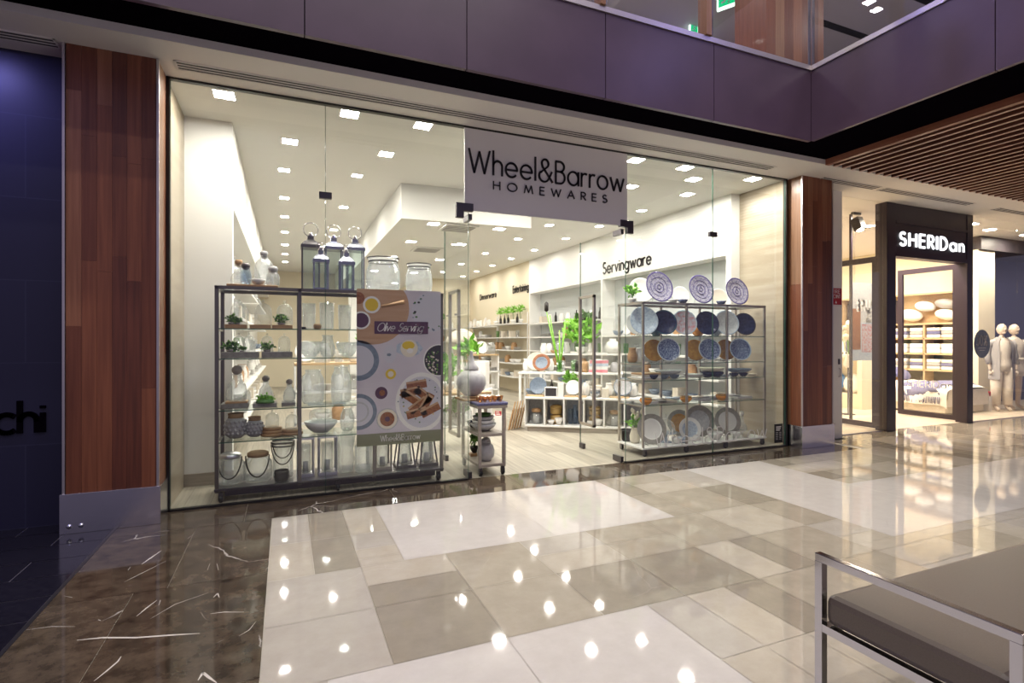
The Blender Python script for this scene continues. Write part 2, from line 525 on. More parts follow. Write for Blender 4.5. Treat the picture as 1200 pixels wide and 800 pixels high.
BOWL = arc(.31, .31, .31, .31, 0, 360, 28)
GL = {
    'W': (1.06, [ST((0, 1), (.27, 0), (.53, .92), (.79, 0), (1.06, 1))]),
    'h': (.46, [ST((0, 1.05), (0, 0)), arc(.23, .38, .23, .24, 180, 0) + [(.46, 0)]]),
    'e': (.62, [ST((.03, .31), (.62, .31)) + arc(.31, .31, .31, .31, 0, 318, 24)]),
    'l': (.0, [ST((0, 1.05), (0, 0))]),
    '&': (.78, [ST((.78, 0), (.2, .68)) + arc(.36, .82, .19, .19, 215, -45, 14) + ST((.14, .42)) + arc(.30, .25, .28, .26, 140, 330, 14) + ST((.74, .46))]),
    'B': (.52, [ST((0, 0), (0, 1), (.22, 1)) + arc(.24, .77, .24, .23, 90, -90) + ST((0, .54)), ST((.24, .54)) + arc(.25, .27, .27, .27, 90, -90) + ST((0, 0))]),
    'a': (.62, [BOWL, ST((.62, .62), (.62, 0))]),
    'r': (.30, [ST((0, .62), (0, 0)), arc(.22, .38, .22, .23, 180, 65, 8)]),
    'o': (.62, [BOWL]),
    'w': (.84, [ST((0, .62), (.21, 0), (.42, .58), (.63, 0), (.84, .62))]),
    'v': (.48, [ST((0, .62), (.24, 0), (.48, .62))]),
    'i': (0, [ST((0, .62), (0, 0)), ST((0, .82), (0, .86))]),
    'n': (.46, [ST((0, .62), (0, 0)), arc(.23, .38, .23, .24, 180, 0) + [(.46, 0)]]),
    'g': (.62, [BOWL, ST((.62, .62), (.62, -.08)) + arc(.31, -.08, .31, .24, 0, -160)]),
    't': (.24, [ST((.12, .9), (.12, 0)), ST((-.02, .62), (.26, .62))]),
    's': (.36, [arc(.18, .46, .16, .16, 40, 260) + arc(.18, .16, .18, .16, 90, -150)]),
    'S': (.52, [arc(.26, .75, .23, .25, 40, 265) + arc(.26, .26, .26, .26, 90, -150)]),
    'E': (.48, [ST((.48, 1), (0, 1), (0, 0), (.48, 0)), ST((0, .53), (.44, .53))]),
    'D': (.66, [ST((0, 0), (0, 1), (.2, 1)) + arc(.2, .5, .46, .5, 90, -90, 18) + ST((0, 0))]),
    'H': (.66, [ST((0, 0), (0, 1)), ST((.66, 0), (.66, 1)), ST((0, .52), (.66, .52))]),
    'O': (1.0, [arc(.5, .5, .5, .5, 0, 360, 32)]),
    'M': (.9, [ST((0, 0), (.16, 1), (.45, .1), (.74, 1), (.9, 0))]),
    'A': (.78, [ST((0, 0), (.39, 1), (.78, 0)), ST((.14, .33), (.64, .33))]),
    'R': (.52, [ST((0, 0), (0, 1), (.22, 1)) + arc(.24, .74, .27, .26, 90, -90) + ST((0, .48)), ST((.2, .48), (.54, 0))]),
    'I': (0, [ST((0, 0), (0, 1))]),
    'F': (.44, [ST((.46, 1), (0, 1), (0, 0)), ST((0, .53), (.42, .53))]),
    'P': (.5, [ST((0, 0), (0, 1), (.22, 1)) + arc(.24, .73, .27, .27, 90, -90) + ST((0, .46))]),
    'N': (.66, [ST((0, 0), (0, 1), (.66, 0), (.66, 1))]),
    'T': (.5, [ST((0, 1), (.5, 1)), ST((.25, 1), (.25, 0))]),
    'U': (.6, [ST((0, 1), (0, .28)) + arc(.3, .28, .3, .28, 180, 360) + ST((.6, 1))]),
    'X': (.6, [ST((0, 0), (.6, 1)), ST((0, 1), (.6, 0))]),
    'c': (.5, [arc(.31, .31, .31, .31, 50, 310, 22)]),
    '3': (.5, [arc(.25, .75, .22, .24, 140, -80) + arc(.25, .27, .25, .27, 85, -145)]),
    '0': (.56, [arc(.28, .5, .28, .5, 0, 360, 28)]),
    '%': (.7, [arc(.15, .8, .15, .2, 0, 360, 14), arc(.55, .2, .15, .2, 0, 360, 14), ST((.1, 0), (.6, 1))]),
    ' ': (.35, []),
}
GL['O'] = (1.0, GL['O'][1])


def text_width(txt, gap, gx=1.0):
    return sum(GL[ch][0] * gx + gap for ch in txt) - gap


def lettering(mb, txt, x, z, h, sw=.09, t=.01, gap=.22, gx=1.0, width=None, slant=0, y=0):
    """stroke letters in the XZ plane facing -Y; h cap height, sw stroke width / h; fits `width` if given"""
    if width:
        tw = text_width(txt, gap, gx)
        k = width / (tw * h)
        gx, gap = gx * k, gap * k
    hw = sw * h / 2
    pen = x
    for ch in txt:
        adv, strokes = GL[ch]
        for s in strokes:
            P = [(pen + (p[0] * gx + slant * p[1]) * h, z + p[1] * h) for p in s]
            for (xa, za), (xb, zb) in zip(P, P[1:]):
                d = math.hypot(xb - xa, zb - za)
                if d < 1e-6:
                    continue
                ux, uz = (xb - xa) / d, (zb - za) / d
                e = hw * .35
                xa2, za2, xb2, zb2 = xa - ux * e, za - uz * e, xb + ux * e, zb + uz * e
                nx, nz = -uz * hw, ux * hw
                q = [(xa2 - nx, za2 - nz), (xb2 - nx, zb2 - nz), (xb2 + nx, zb2 + nz), (xa2 + nx, za2 + nz)]
                vs = [(a, y - t, b) for a, b in q] + [(a, y, b) for a, b in q]
                mb.add(vs, [(0, 1, 2, 3), (7, 6, 5, 4), (0, 4, 5, 1), (1, 5, 6, 2), (2, 6, 7, 3), (3, 7, 4, 0)])
        pen += (adv * gx + gap) * h
    return mb


# ------------------------------------------------------------------ the setting
YG = 5.14          # plane of the shopfront glass
ZC = 3.575         # soffit and shop ceiling
XL, XR = -.89, 6.17
YB = 18.0

# mall floor: stone slabs laid with fine open joints over the bed
fl = MB(M['grout'])
fl.face([(-8, -6, -.004), (20, -6, -.004), (20, 5.45, -.004), (-8, 5.45, -.004)])
J = .0012


def slab(mat, x0, x1, y0, y1, z=0):
    J = .003 if mat == 'granite' else .0012
    fl.m(M[mat]).face([(x0 + J, y0 + J, z), (x1 - J, y0 + J, z), (x1 - J, y1 - J, z), (x0 + J, y1 - J, z)])


rr = random.Random(3)
# dark brown marble apron on the left
for i, (y0, y1) in enumerate([(-6, -3), (-3, -.5), (-.5, 1.3), (1.3, 2.45), (2.45, 3.55), (3.55, 4.62)]):
    xs = [-1.165, -.62 if i % 2 else -.78, -.10]
    for a, b in zip(xs, xs[1:]):
        slab('emper' if (i + (a > -1)) % 2 else 'emper2', a, b, y0, y1)
xs = [-1.165, -.3, .9, 2.1, 3.3, 4.5, 5.7, 6.9]
for i, (a, b) in enumerate(zip(xs, xs[1:])):
    slab('emper' if i % 2 else 'emper2', a, b, 4.62, YG + .03)
for a, b in [(6.9, 8.1), (8.1, 9.3), (9.3, 10.5), (10.5, 20)]:
    slab('t3', a, b, 5.05, 5.45)
# black granite on the far left
for i in range(22):
    y1 = 5.2 - .3 * i
    off = .3 if i % 2 else 0
    x = -1.185 - off
    if off:
        slab('granite', -1.185 - off, -1.186, y1 - .3, y1)
    while x > -7:
        slab('granite', x - .6, x, y1 - .3, y1)
        x -= .6
fl.m(M['grangrout']).face([(-8, -6, -.002), (-1.185, -6, -.002), (-1.185, 5.2, -.002), (-8, 5.2, -.002)])


def gz(px, py):
    l = (px - 600) / FOC
    t = CAMH / ((py - 400) / FOC)
    return (SN + CS * l) * t, (CS - SN * l) * t


# white veins running through the dark marble
for pts, vw in (([(90, 750), (120, 747), (160, 747), (200, 744), (234, 742)], .006), ([(166, 661), (176, 654), (189, 645)], .006), ([(110, 798), (125, 786), (138, 775), (142, 769)], .004), ([(232, 797), (238, 788), (244, 793), (254, 800)], .006), ([(160, 722), (172, 712), (184, 703)], .004), ([(176, 725), (205, 708), (245, 694)], .002), ([(246, 719), (262, 717), (286, 717)], .0035), ([(30, 738), (60, 734), (88, 734)], .002), ([(145, 682), (165, 672), (195, 657)], .0025), ([(250, 700), (255, 695), (257, 700)], .004), ([(75, 698), (85, 700)], .003), ([(186, 709), (188, 703)], .004), ([(150, 668), (153, 664)], .003), ([(220, 631), (228, 625)], .005), ([(280, 745), (292, 738), (300, 728)], .002), ([(115, 726), (118, 727)], .006), ([(254, 660), (256, 668)], .003), ([(243, 668), (246, 660)], .002)):
    P = [Vector((*gz(*p), .0006)) for p in pts]
    fl.m(M['vein'])
    for i in range(len(P) - 1):
        d = (P[i + 1] - P[i]).normalized()
        n_ = Vector((-d.y, d.x, 0)) * vw
        k0, k1 = (.25 if i == 0 else 1), (.3 if i == len(P) - 2 else 1)
        fl.face([P[i] - n_ * k0, P[i + 1] - n_ * k1, P[i + 1] + n_ * k1, P[i] + n_ * k0])
# light stone field
PALE = [(.70, 2.86, 3.41, 4.62), (.16, 1.765, -6, 2.325), (4.02, 5.10, 2.45, 4.62), (5.10, 9.0, 2.45, 3.53)]
for (a, b, c, d) in PALE:
    if d - c > 3:
        for k in range(4):
            slab('pale', a, (a + b) / 2, d - 2.1 * (k + 1), d - 2.1 * k)
            slab('pale', (a + b) / 2, b, d - 2.1 * (k + 1), d - 2.1 * k)
    else:
        n = max(1, round((b - a) / 1.08))
        for k in range(n):
            slab('pale', a + (b - a) * k / n, a + (b - a) * (k + 1) / n, c, d)


def in_pale(x, y):
    return any(a < x < b and c < y < d for a, b, c, d in PALE)


cx = [-.10, .16, .43, .70, .965, 1.23, 1.50, 1.765, 2.03, 2.30, 2.57, 2.86, 3.11, 3.375, 3.65, 4.02, 4.29, 4.56, 4.83, 5.10]
while cx[-1] < 19:
    cx.append(cx[-1] + .27)
cy = [4.62, 4.31, 4.0, 3.70, 3.41, 3.13, 2.86, 2.595, 2.325, 2.06, 1.80]
while cy[-1] > -5.5:
    cy.append(cy[-1] - .27)
tones = ['t1', 't1', 't2', 't2', 't3', 't4']
for i in range(0, len(cx) - 2, 2):
    ro = 0 if (i // 2) % 2 else 0
    for j in range(0, len(cy) - 2, 2):
        x0, xm, x1 = cx[i], cx[i + 1], cx[min(i + 2, len(cx) - 1)]
        y1, ym, y0 = cy[j], cy[j + 1], cy[j + 2]
        pieces = rr.choice([[(x0, x1, y0, y1)], [(x0, xm, y0, y1), (xm, x1, y0, y1)], [(x0, x1, ym, y1), (x0, x1, y0, ym)], [(x0, x1, y0, y1)]])
        for p in pieces:
            ex = sorted({v for v in [p[0], p[1]] + [e for r_ in PALE for e in r_[:2]] if p[0] <= v <= p[1]})
            ey = sorted({v for v in [p[2], p[3]] + [e for r_ in PALE for e in r_[2:]] if p[2] <= v <= p[3]})
            clipped = any(in_pale((a + b) / 2, (c + d) / 2) for a, b in zip(ex, ex[1:]) for c, d in zip(ey, ey[1:]))
            qs = [(a, b, c, d) for a, b in zip(ex, ex[1:]) for c, d in zip(ey, ey[1:]) if not in_pale((a + b) / 2, (c + d) / 2)] if clipped else [p]
            tn = rr.choice(tones)
            for q in qs:
                if .4 < q[0] < .5 and 2.2 < q[2] < 2.5:
                    tn = 't3'
                if .6 < q[0] < 1.5 and 2.3 < q[2] < 2.4:
                    tn = 't1'
                if q[0] < .4 and q[3] < 2.9 or q[0] < .0 and q[2] > 3.9:
                    tn = 't4'
                if q[1] > 6.4 and q[2] > 4.3:
                    tn = 't1'
                slab(tn, *q)
for a in range(14):
    slab(rr.choice(['t1', 't2', 't3']), 4.02 + a * .6, 4.62 + a * .6, 4.62, 5.05) if 4.02 + a * .6 > 6.8 else None
struct(fl, 'floor')
fb = MB(M['darksteel'])
fb.box(-1.185, -1.165, -6, 4.83, -.003, .0015)
struct(fb, 'trim_1')
fl2 = MB(M['planks'])
fl2.box(-3, 7.43, YG + .03, YB, -.05, 0)
struct(fl2, 'floor_shop')

# soffit with the slot diffusers, and the black gap in front of it
sf = MB(M['soffit'])
sf.box(-8, 20, 4.52, YG - .02, ZC, ZC + .1)
sf.box(6.83, 20, YG - .02, 5.5, ZC, ZC + .1)
struct(sf, 'ceiling_soffit')
vd = MB(M['void'])
vd.box(-8, 6.15, 4.145, 4.52, ZC + .06, ZC + .1)
vd.box(5.356, 6.15, -6, 4.145, ZC + .06, ZC + .1)
struct(vd, 'ceiling_gap')
sc_ = MB(M['white'])
sc_.box(-3, 6.82, YG - .02, YB, ZC, ZC + .1)
struct(sc_, 'ceiling_shop')
hd = MB(M['blacksat'])
hd.box(XL, XR, YG - .02, YG + .025, ZC - .018, ZC)
hd.box(XL - .012, XL + .012, YG - .02, YG + .03, 0, ZC)
hd.box(XR - .012, XR + .012, YG - .02, YG + .03, 0, ZC)
hd.box(XL, 1.70, YG - .02, YG + .025, 0, .016)
hd.box(3.60, XR, YG - .02, YG + .025, 0, .016)
struct(hd, 'trim_2')


def slot_vent(x0, x1, y, label):
    t = thing('slot_diffuser', label, 'air vent', ((x0 + x1) / 2, y, ZC - .003), 0, 'linear slot diffusers')
    w = (x1 - x0) / 2
    a = MB(M['soffit'])
    a.box(-w, w, -.075, -.06, -.004, .002)
    a.box(-w, w, .06, .075, -.004, .002)
    a.box(-w, -w + .015, -.075, .075, -.004, .002)
    a.box(w - .015, w, -.075, .075, -.004, .002)
    a.build('frame', t)
    b = MB(M['ventslot'])
    b.box(-w + .015, w - .015, -.06, .06, .000, .0025)
    b.build('slot', t)
    c = MB(M['soffit'])
    for yy in (-.022, .022):
        c.box(-w + .015, w - .015, yy - .006, yy + .006, -.004, .0)
    c.build('blade', t)


slot_vent(-.80, 5.62, 4.88, 'long linear slot air diffuser in the soffit above the homewares shopfront')
slot_vent(-4.4, -1.53, 4.88, 'linear slot air diffuser in the soffit left of the timber pillar')
slot_vent(6.55, 7.72, 4.93, 'short linear slot air diffuser in the soffit above the white pilaster')
slot_vent(7.82, 10.0, 4.93, 'linear slot air diffuser in the soffit over the lit dark doorway portal')
slot_vent(10.7, 13.6, 4.93, 'linear slot air diffuser in the soffit over the mannequin window')

# panelled bulkheads of the void edge
bk = MB(M['panel'])
xs = [-8, -2.6, -1.2, .124, 1.345, 2.66, 3.93, 5.31]
ZB0, ZB1 = 3.60, 4.37
for a, b in zip(xs, xs[1:]):
    bk.box(a + .004, b - .004 if b < 5.3 else b, 4.10, 4.14, ZB0, ZB1)
struct(bk, 'wall_bulkhead')
bk = MB(M['panel'])
ys = [4.10, 2.45, .8, -.9, -2.6, -6]
for a, b in zip(ys, ys[1:]):
    bk.box(5.31, 5.35, b + .004, a - .004, ZB0, ZB1)
struct(bk, 'wall_bulkhead_right')
bk = MB(M['void'])
bk.box(-8, 5.36, 4.141, 4.2, ZB0 + .02, ZB1)
bk.box(5.351, 5.4, -6, 4.2, ZB0 + .02, ZB1)
struct(bk, 'wall_bulkhead_back')
cp = MB(M['alu'])
cp.box(-8, 5.33, 4.085, 4.16, ZB1, ZB1 + .05)
cp.box(5.295, 5.37, -6, 4.085, ZB1, ZB1 + .05)
struct(cp, 'trim_3')

# timber slat ceiling at right
sl = MB(M['slat'])
sl.box(6.10, 6.16, -6, 4.515, ZC - .01, ZC + .16)
x = 6.24
while x < 17:
    sl.m(M['slatshade']).box(x, x + .036, -6, 4.515, ZC - .006, ZC + .12)
    sl.m(M['slatlit']).box(x, x + .036, -6, 4.515, ZC - .01, ZC - .0061)
    x += .16
struct(sl, 'ceiling_slats')
vd = MB(M['void'])
vd.box(6.0, 18, -6, 4.6, ZC + .17, ZC + .2)
struct(vd, 'ceiling_void')

# neighbour wall, far left
nw = MB(M['navywall'])
nw.box(-8, -1.49, 5.11, 5.2, 0, ZC)
struct(nw, 'wall_left_store')
nt_ = MB(M['void'])
lettering(nt_, 'chi', xat(-6, 5.11), .72, .22, .16, .012, .16, y=5.11)
single(nt_, 'wall_sign', 'black lettering low on the dark blue tiled wall', 'sign')


def pillar(name, x0, x1, y0, y1, seed):
    """timber clad pier with staggered boards, metal corner beads and a steel kick plate"""
    rnd = random.Random(seed)
    p = MB(M['wood1'])
    p.box(x0 + .012, x1 - .012, y0 + .012, y1, .25, ZC)
    n = 6
    w = (x1 - x0 - .03) / n
    for k in range(n):
        z = .27
        while z < ZC - .01:
            z2 = min(ZC, z + rnd.uniform(.7, 1.9))
            if ZC - z2 < .3:
                z2 = ZC
            p.m(M['wood%d' % rnd.choice([0, 0, 0, 1, 1, 3, 2])])
            p.box(x0 + .015 + k * w + .0006, x0 + .015 + (k + 1) * w - .0006, y0, y0 + .012, z + .0006, z2 - .0006)
            z = z2
    for sx_, xx in ((-1, x0), (1, x1)):
        m_ = 3
        d = (y1 - y0 - .015) / m_
        for k in range(m_):
            z = .27
            while z < ZC - .01:
                z2 = min(ZC, z + rnd.uniform(.8, 1.9))
                if ZC - z2 < .3:
                    z2 = ZC
                p.m(M['wood%d' % rnd.choice([4, 4, 2, 0, 2])])
                a, b = (xx, xx + .012) if sx_ < 0 else (xx - .012, xx)
                p.box(a, b, y0 + .015 + k * d, y0 + .015 + (k + 1) * d - .001, z + .0006, z2 - .0006)
                z = z2
    o = struct(p, name)
    c = MB(M['alu'])
    for xx in (x0 - .006, x1 - .010):
        c.box(xx, xx + .016, y0 - .006, y0 + .012, .27, ZC)
    c.build('corner_bead', o)
    k = MB(M['kick'])
    k.box(x0 - .018, x1 + .018, y0 - .018, y1, 0, .29, .002)
    k.build('kick_plate', o)
    return o


pillar('pillar_left', -1.49, -.905, 4.84, YG + .03, 11)
pillar('pillar_right', 6.22, 6.80, 4.93, 5.42, 12)
for i, zz in enumerate((0, 1)):
    s_ = MB(M['steel'])
    s_.lathe([(0.0, 0), (.016, 0), (.016, .006), (0.0, .010)], 16)
    o = single(s_, 'screw_cap', 'round screw cap on the left pillar kick plate, ' + ('nearer its corner' if i == 0 else 'further from its corner'), 'screw cap', (-1.45 + .07 * i, 4.822, .055), 0, 'kick plate screw caps', R(90))
# shop side walls, beam, end walls
w = MB(M['tilewall'])
w.box(XL - .1, XL - .012, YG + .03, 5.96, 0, ZC)
w.box(XR + .012, XR + .1, YG + .03, 5.94, 0, ZC)
struct(w, 'wall_returns')
w = MB(M['white'])
w.box(-3, -.49, 5.96, 6.1, 0, ZC)
w.box(-3, -.49, 6.1, YB, 2.75, ZC)
w.box(-3, -.80, 6.1, YB, 0, 2.75)
struct(w, 'wall_left')
b = MB(M['greywood'])
b.box(XL - .012, -.478, 5.935, 5.96, 0, .12)
struct(b, 'baseboard_left')
w = MB(M['cream'])
w.box(-3, 8.2, YB, YB + .2, 0, ZC)
struct(w, 'wall_back')
w = MB(M['cream'])
w.box(6.03, 6.2, 13.0, YB, 0, ZC)
struct(w, 'wall_right_rear')
w = MB(M['fascia'])
w.box(6.02, 6.35, 5.94, 13.0, 2.68, ZC)
w.box(6.02, 6.35, 5.94, 6.04, 0, 2.68)
w.box(6.02, 6.35, 9.4, 9.46, 0, 2.68)
w.box(6.02, 6.35, 12.94, 13.0, 0, 2.68)
struct(w, 'wall_right')
w = MB(M['backpanel'])
w.box(6.33, 6.40, 6.04, 12.94, 0, 2.68)
struct(w, 'wall_right_back')
w = MB(M['white'])
w.prism([(1.457, 7.32), (3.37, 7.2), (3.37, YB), (1.457, YB)], 3.09, ZC)
w.box(1.6, 2.4, 15, 15.4, 0, 3.09)
struct(w, 'ceiling_bulkhead')

# ------------------------------------------------------------------ shopfront glass
GW = .010


def pane(name, x0, x1, z0, z1, y=YG):
    g = MB(M['pane'])
    g.box(x0 + .003, x1 - .003, y - GW / 2, y + GW / 2, z0, z1)
    o = struct(g, name)
    e = MB(M['edge'])
    for xx in (x0 + .001, x1 - .003):
        e.box(xx, xx + .002, y - GW / 2 - .001, y + GW / 2 + .001, z0, z1)
    e.build('glass_edge', o)
    return o


def patch(o, x, z, w=.10, h=.075, y=YG):
    p = MB(M['darksteel'])
    p.box(x - w / 2, x + w / 2, y - .022, y + .022, z - h / 2, z + h / 2, .003)
    p.build('patch_fitting', o)


w1 = pane('window_1', XL + .012, .332, .016, ZC - .018)
w2 = pane('window_2', .332, 1.704, .016, ZC - .018)
w3 = pane('window_3', 3.602, 4.904, .016, ZC - .018)
w4 = pane('window_4', 4.904, XR - .012, .016, ZC - .018)
patch(w1, .332, 2.73, .11, .06)
patch(w3, 4.904, 2.735, .12, .06)
ov = MB(M['pane'])
ov.box(1.707, 3.599, YG - GW / 2, YG + GW / 2, 2.72, ZC - .018)
ov = struct(ov, 'window_5')
# white sign panel on the overpanel glass
sg = thing('shop_sign', 'pale grey fascia panel with black shop name above the glass doors', 'sign', (0, YG, 0))
p = MB(M['frost'])
p.box(1.655, 3.615, -.02, -.008, 2.725, ZC - .02, .002)
p.build('panel', sg)
t = MB(M['signblk'])
lettering(t, 'Wheel&Barrow', 1.70, 3.112, .235, .085, .012, .19, width=1.86, y=-.021)
lettering(t, 'HOMEWARES', 1.965, 2.965, .082, .13, .012, .8, width=1.37, y=-.021)
t.build('lettering', sg)
for xx, s_ in ((1.66, -1), (3.61, 1)):
    p = MB(M['darksteel'])
    p.box(xx - .09, xx + .09, YG - .024, YG + .024, 2.715, 2.795, .003)
    p.box(xx + (-.09 if s_ < 0 else .01), xx + (-.01 if s_ < 0 else .09), YG - .024, YG + .024, 2.645, 2.72, .003)
    p.build('patch_fitting', ov)


def door(name, hx, s_):
    """a glass leaf standing open at right angles into the shop, with a tall loop pull"""
    g = MB(M['pane'])
    g.box(hx - GW / 2, hx + GW / 2, YG + .03, YG + .97, .02, 2.70)
    o = struct(g, name)
    e = MB(M['edge'])
    e.box(hx - .006, hx + .006, YG + .97, YG + .974, .02, 2.70)
    e.build('glass_edge', o)
    f = MB(M['darksteel'])
    f.box(hx - .02, hx + .02, YG + .02, YG + .19, .005, .07, .003)
    f.box(hx - .02, hx + .02, YG + .02, YG + .19, 2.64, 2.70, .003)
    f.box(hx - .02, hx + .02, YG + .87, YG + .97, .005, .07, .003)
    f.build('patch_fitting', o)
    h = MB(M['rackpale'])
    for yy in (.56, .90):
        h.box(hx + s_ * .045 - .016, hx + s_ * .045 + .016, YG + yy - .016, YG + yy + .016, .33, 1.98)
    for zz in (.33, 1.95):
        h.box(hx + s_ * .045 - .016, hx + s_ * .045 + .016, YG + .544, YG + .916, zz, zz + .032)
    for yy in (.56, .90):
        for zz in (.6, 1.7):
            h.box(min(hx, hx + s_ * .045), max(hx, hx + s_ * .045), YG + yy - .01, YG + yy + .01, zz - .01, zz + .01)
    h.build('pull_handle', o)
    return o


door('door_1', 1.73, 1)
door('door_2', 3.575, -1)
# opening hours notice at the foot of the right-hand glass
n = thing('notice', 'small black notice with white text low on the glass beside the right timber pillar', 'notice', (6.03, YG - .006, .055))
p = MB(M['black'])
p.box(-.075, .075, -.003, 0, 0, .25)
p.build('panel', n)
t = MB(M['cer'])
for k in range(3):
    t.box(-.045, .045 - .01 * k, -.0036, -.003, .205 - .022 * k, .217 - .022 * k)
for k in range(6):
    t.box(-.05, -.012, -.0036, -.003, .135 - .018 * k, .139 - .018 * k)
    t.box(.012, .05, -.0036, -.003, .135 - .018 * k, .139 - .018 * k)
t.build('text_block', n)
# pale shop-name decal low on the window
dc = MB(M['cer'])
lettering(dc, 'Wheel&Barrow', 4.02, .13, .20, .06, .0008, .2, width=1.80, y=YG - .006)
single(dc, 'window_decal', 'white shop name decal along the foot of the window in front of the plates', 'decal')
# wall lettering in the shop
for txt, ya, yb, h_, lab in (('Servingware', 9.36, 7.8, .225, 'black wall lettering over the shelves nearest the shopfront'),
                             ('Entertaining', 14.1, 13.02, .20, 'black wall lettering at the far end of the white fascia'),
                             ('Dinnerware', 16.92, 15.4, .18, 'black wall lettering nearest the back wall of the shop')):
    t = MB(M['signblk'])
    lettering(t, txt, 0, 0, h_, .14, .01, .24, width=ya - yb)
    single(t, 'wall_sign', lab, 'wall sign', (6.018 if ya < 13 else 6.018, ya, 2.79), -PI / 2)

# ------------------------------------------------------------------ small wares: profiles and makers
def shell(pr, t=.003):
    """closed thin-walled profile from an outer (r, z) profile"""
    inner = [(max(1e-5, r - t), z + (t if i == 0 else 0)) for i, (r, z) in enumerate(pr)]
    return pr + inner[::-1]


P_BOWL = [(.02, 0), (.035, .002), (.055, .018), (.072, .04), (.08, .065)]
P_PLATE = [(.0, .006), (.35, .008), (.62, .014), (.70, .03), (.98, .075), (1.0, .085), (.98, .092), (.69, .048), (.60, .032), (.0, .026)]
P_DOME = [(.075, 0), (.075, .14), (.068, .19), (.048, .225), (.02, .243), (.008, .248), (.008, .256), (.014, .266), (.010, .28), (.0, .284)]
P_VASE = [(.045, 0), (.062, .03), (.07, .09), (.065, .15), (.048, .19), (.042, .2), (.050, .21)]
P_JAR = [(.09, 0), (.105, .02), (.11, .10), (.105, .19), (.08, .225), (.072, .24), (.078, .26)]
P_CYL = [(.055, 0), (.06, .01), (.066, .24)]
P_CARAFE = [(.06, 0), (.085, .02), (.09, .07), (.075, .13), (.04, .18), (.03, .22), (.042, .25)]
P_JUG = [(.05, 0), (.068, .03), (.07, .10), (.05, .16), (.046, .19), (.056, .21)]


def sc(pr, k, kz=None):
    kz = kz or k
    return [(r * k, z * kz) for r, z in pr]


def vessel(pr, mat, name, label, cat, loc, group=None, seg=20, t=.003):
    mb = MB(M[mat])
    mb.lathe(shell(pr, t), seg)
    return single(mb, name, label, cat, loc, 0, group)


def plate_on_stand(rad, face, rim, label, loc, rz, group, tilt=14, deep=1.0, name='display_plate', cat='plate', ring=None, wide=False):
    """a plate propped nearly upright on a small wire easel"""
    t = thing(name, label, cat, loc, rz, group)
    a = R(90 - tilt)
    mb = MB(M[face])
    mb.at(0, .02, rad * math.sin(a) + .012, 0, a)
    pr = [(r * rad, z * rad * deep * 1.3) for r, z in P_PLATE]
    lip = pr[7] if wide else (pr[7][0] + (pr[6][0] - pr[7][0]) * .72, pr[7][1] + (pr[6][1] - pr[7][1]) * .72)
    mb.lathe(pr[:5], 28, caps=False)
    mb.lathe([lip] + pr[7:], 28, caps=False)
    mb.build('dish', t)
    m2 = MB(M[rim])
    m2.at(0, .02, rad * math.sin(a) + .012, 0, a)
    m2.lathe(pr[4:7] + [lip], 28, caps=False)
    if ring:
        m2.ring((0, 0, rad * .045), rad * .34, rad * .02, 30)
        m2.ring((0, 0, rad * .042), rad * .14, rad * .02, 24)
        m2.ring((0, 0, rad * .052), rad * .62, rad * .015, 36)
    m2.build('rim', t)
    e = MB(M['rope'])
    for s_ in (-1, 1):
        e.tube([(s_ * rad * .35, -.05, .012), (s_ * rad * .35, -.035, .004), (s_ * rad * .35, .06, .004), (s_ * rad * .12, .075, rad * .9)], .0025, 5)
    e.tube([(-rad * .35, .06, .004), (rad * .35, .06, .004)], .0025, 5)
    e.build('easel', t)
    return t


def stem_plant(t, n, h, r, mat='leaf', rnd=None, size=.05, z0=0.0, cnt=60):
    rnd = rnd or random.Random(1)
    f = MB(M[mat])
    f.leaves(cnt, (0, 0, z0 + h), (r, r, r * .8), size, rnd)
    f.build('foliage', t)
    s = MB(M['leafd'])
    for k in range(n):
        a = rnd.uniform(0, 6.28)
        s.tube([(0, 0, z0), (r * .2 * math.cos(a), r * .2 * math.sin(a), z0 + h * .5), (r * .55 * math.cos(a), r * .55 * math.sin(a), z0 + h)], .004, 5)
    s.build('stem', t)


def castor(parent, x, y):
    c = MB(M['darksteel'])
    c.box(x - .016, x + .016, y - .02, y + .02, .062, .09)
    c.box(x - .018, x - .012, y - .024, y + .02, .022, .07)
    c.box(x + .012, x + .018, y - .024, y + .02, .022, .07)
    o = c.build('castor', parent)
    w_ = MB(M['black'])
    w_.at(x - .012, y, .032, 0, 0, PI / 2)
    w_.lathe([(.008, 0), (.03, 0), (.032, .006), (.032, .018), (.03, .024), (.008, .024)], 16)
    w_.build('wheel', o)


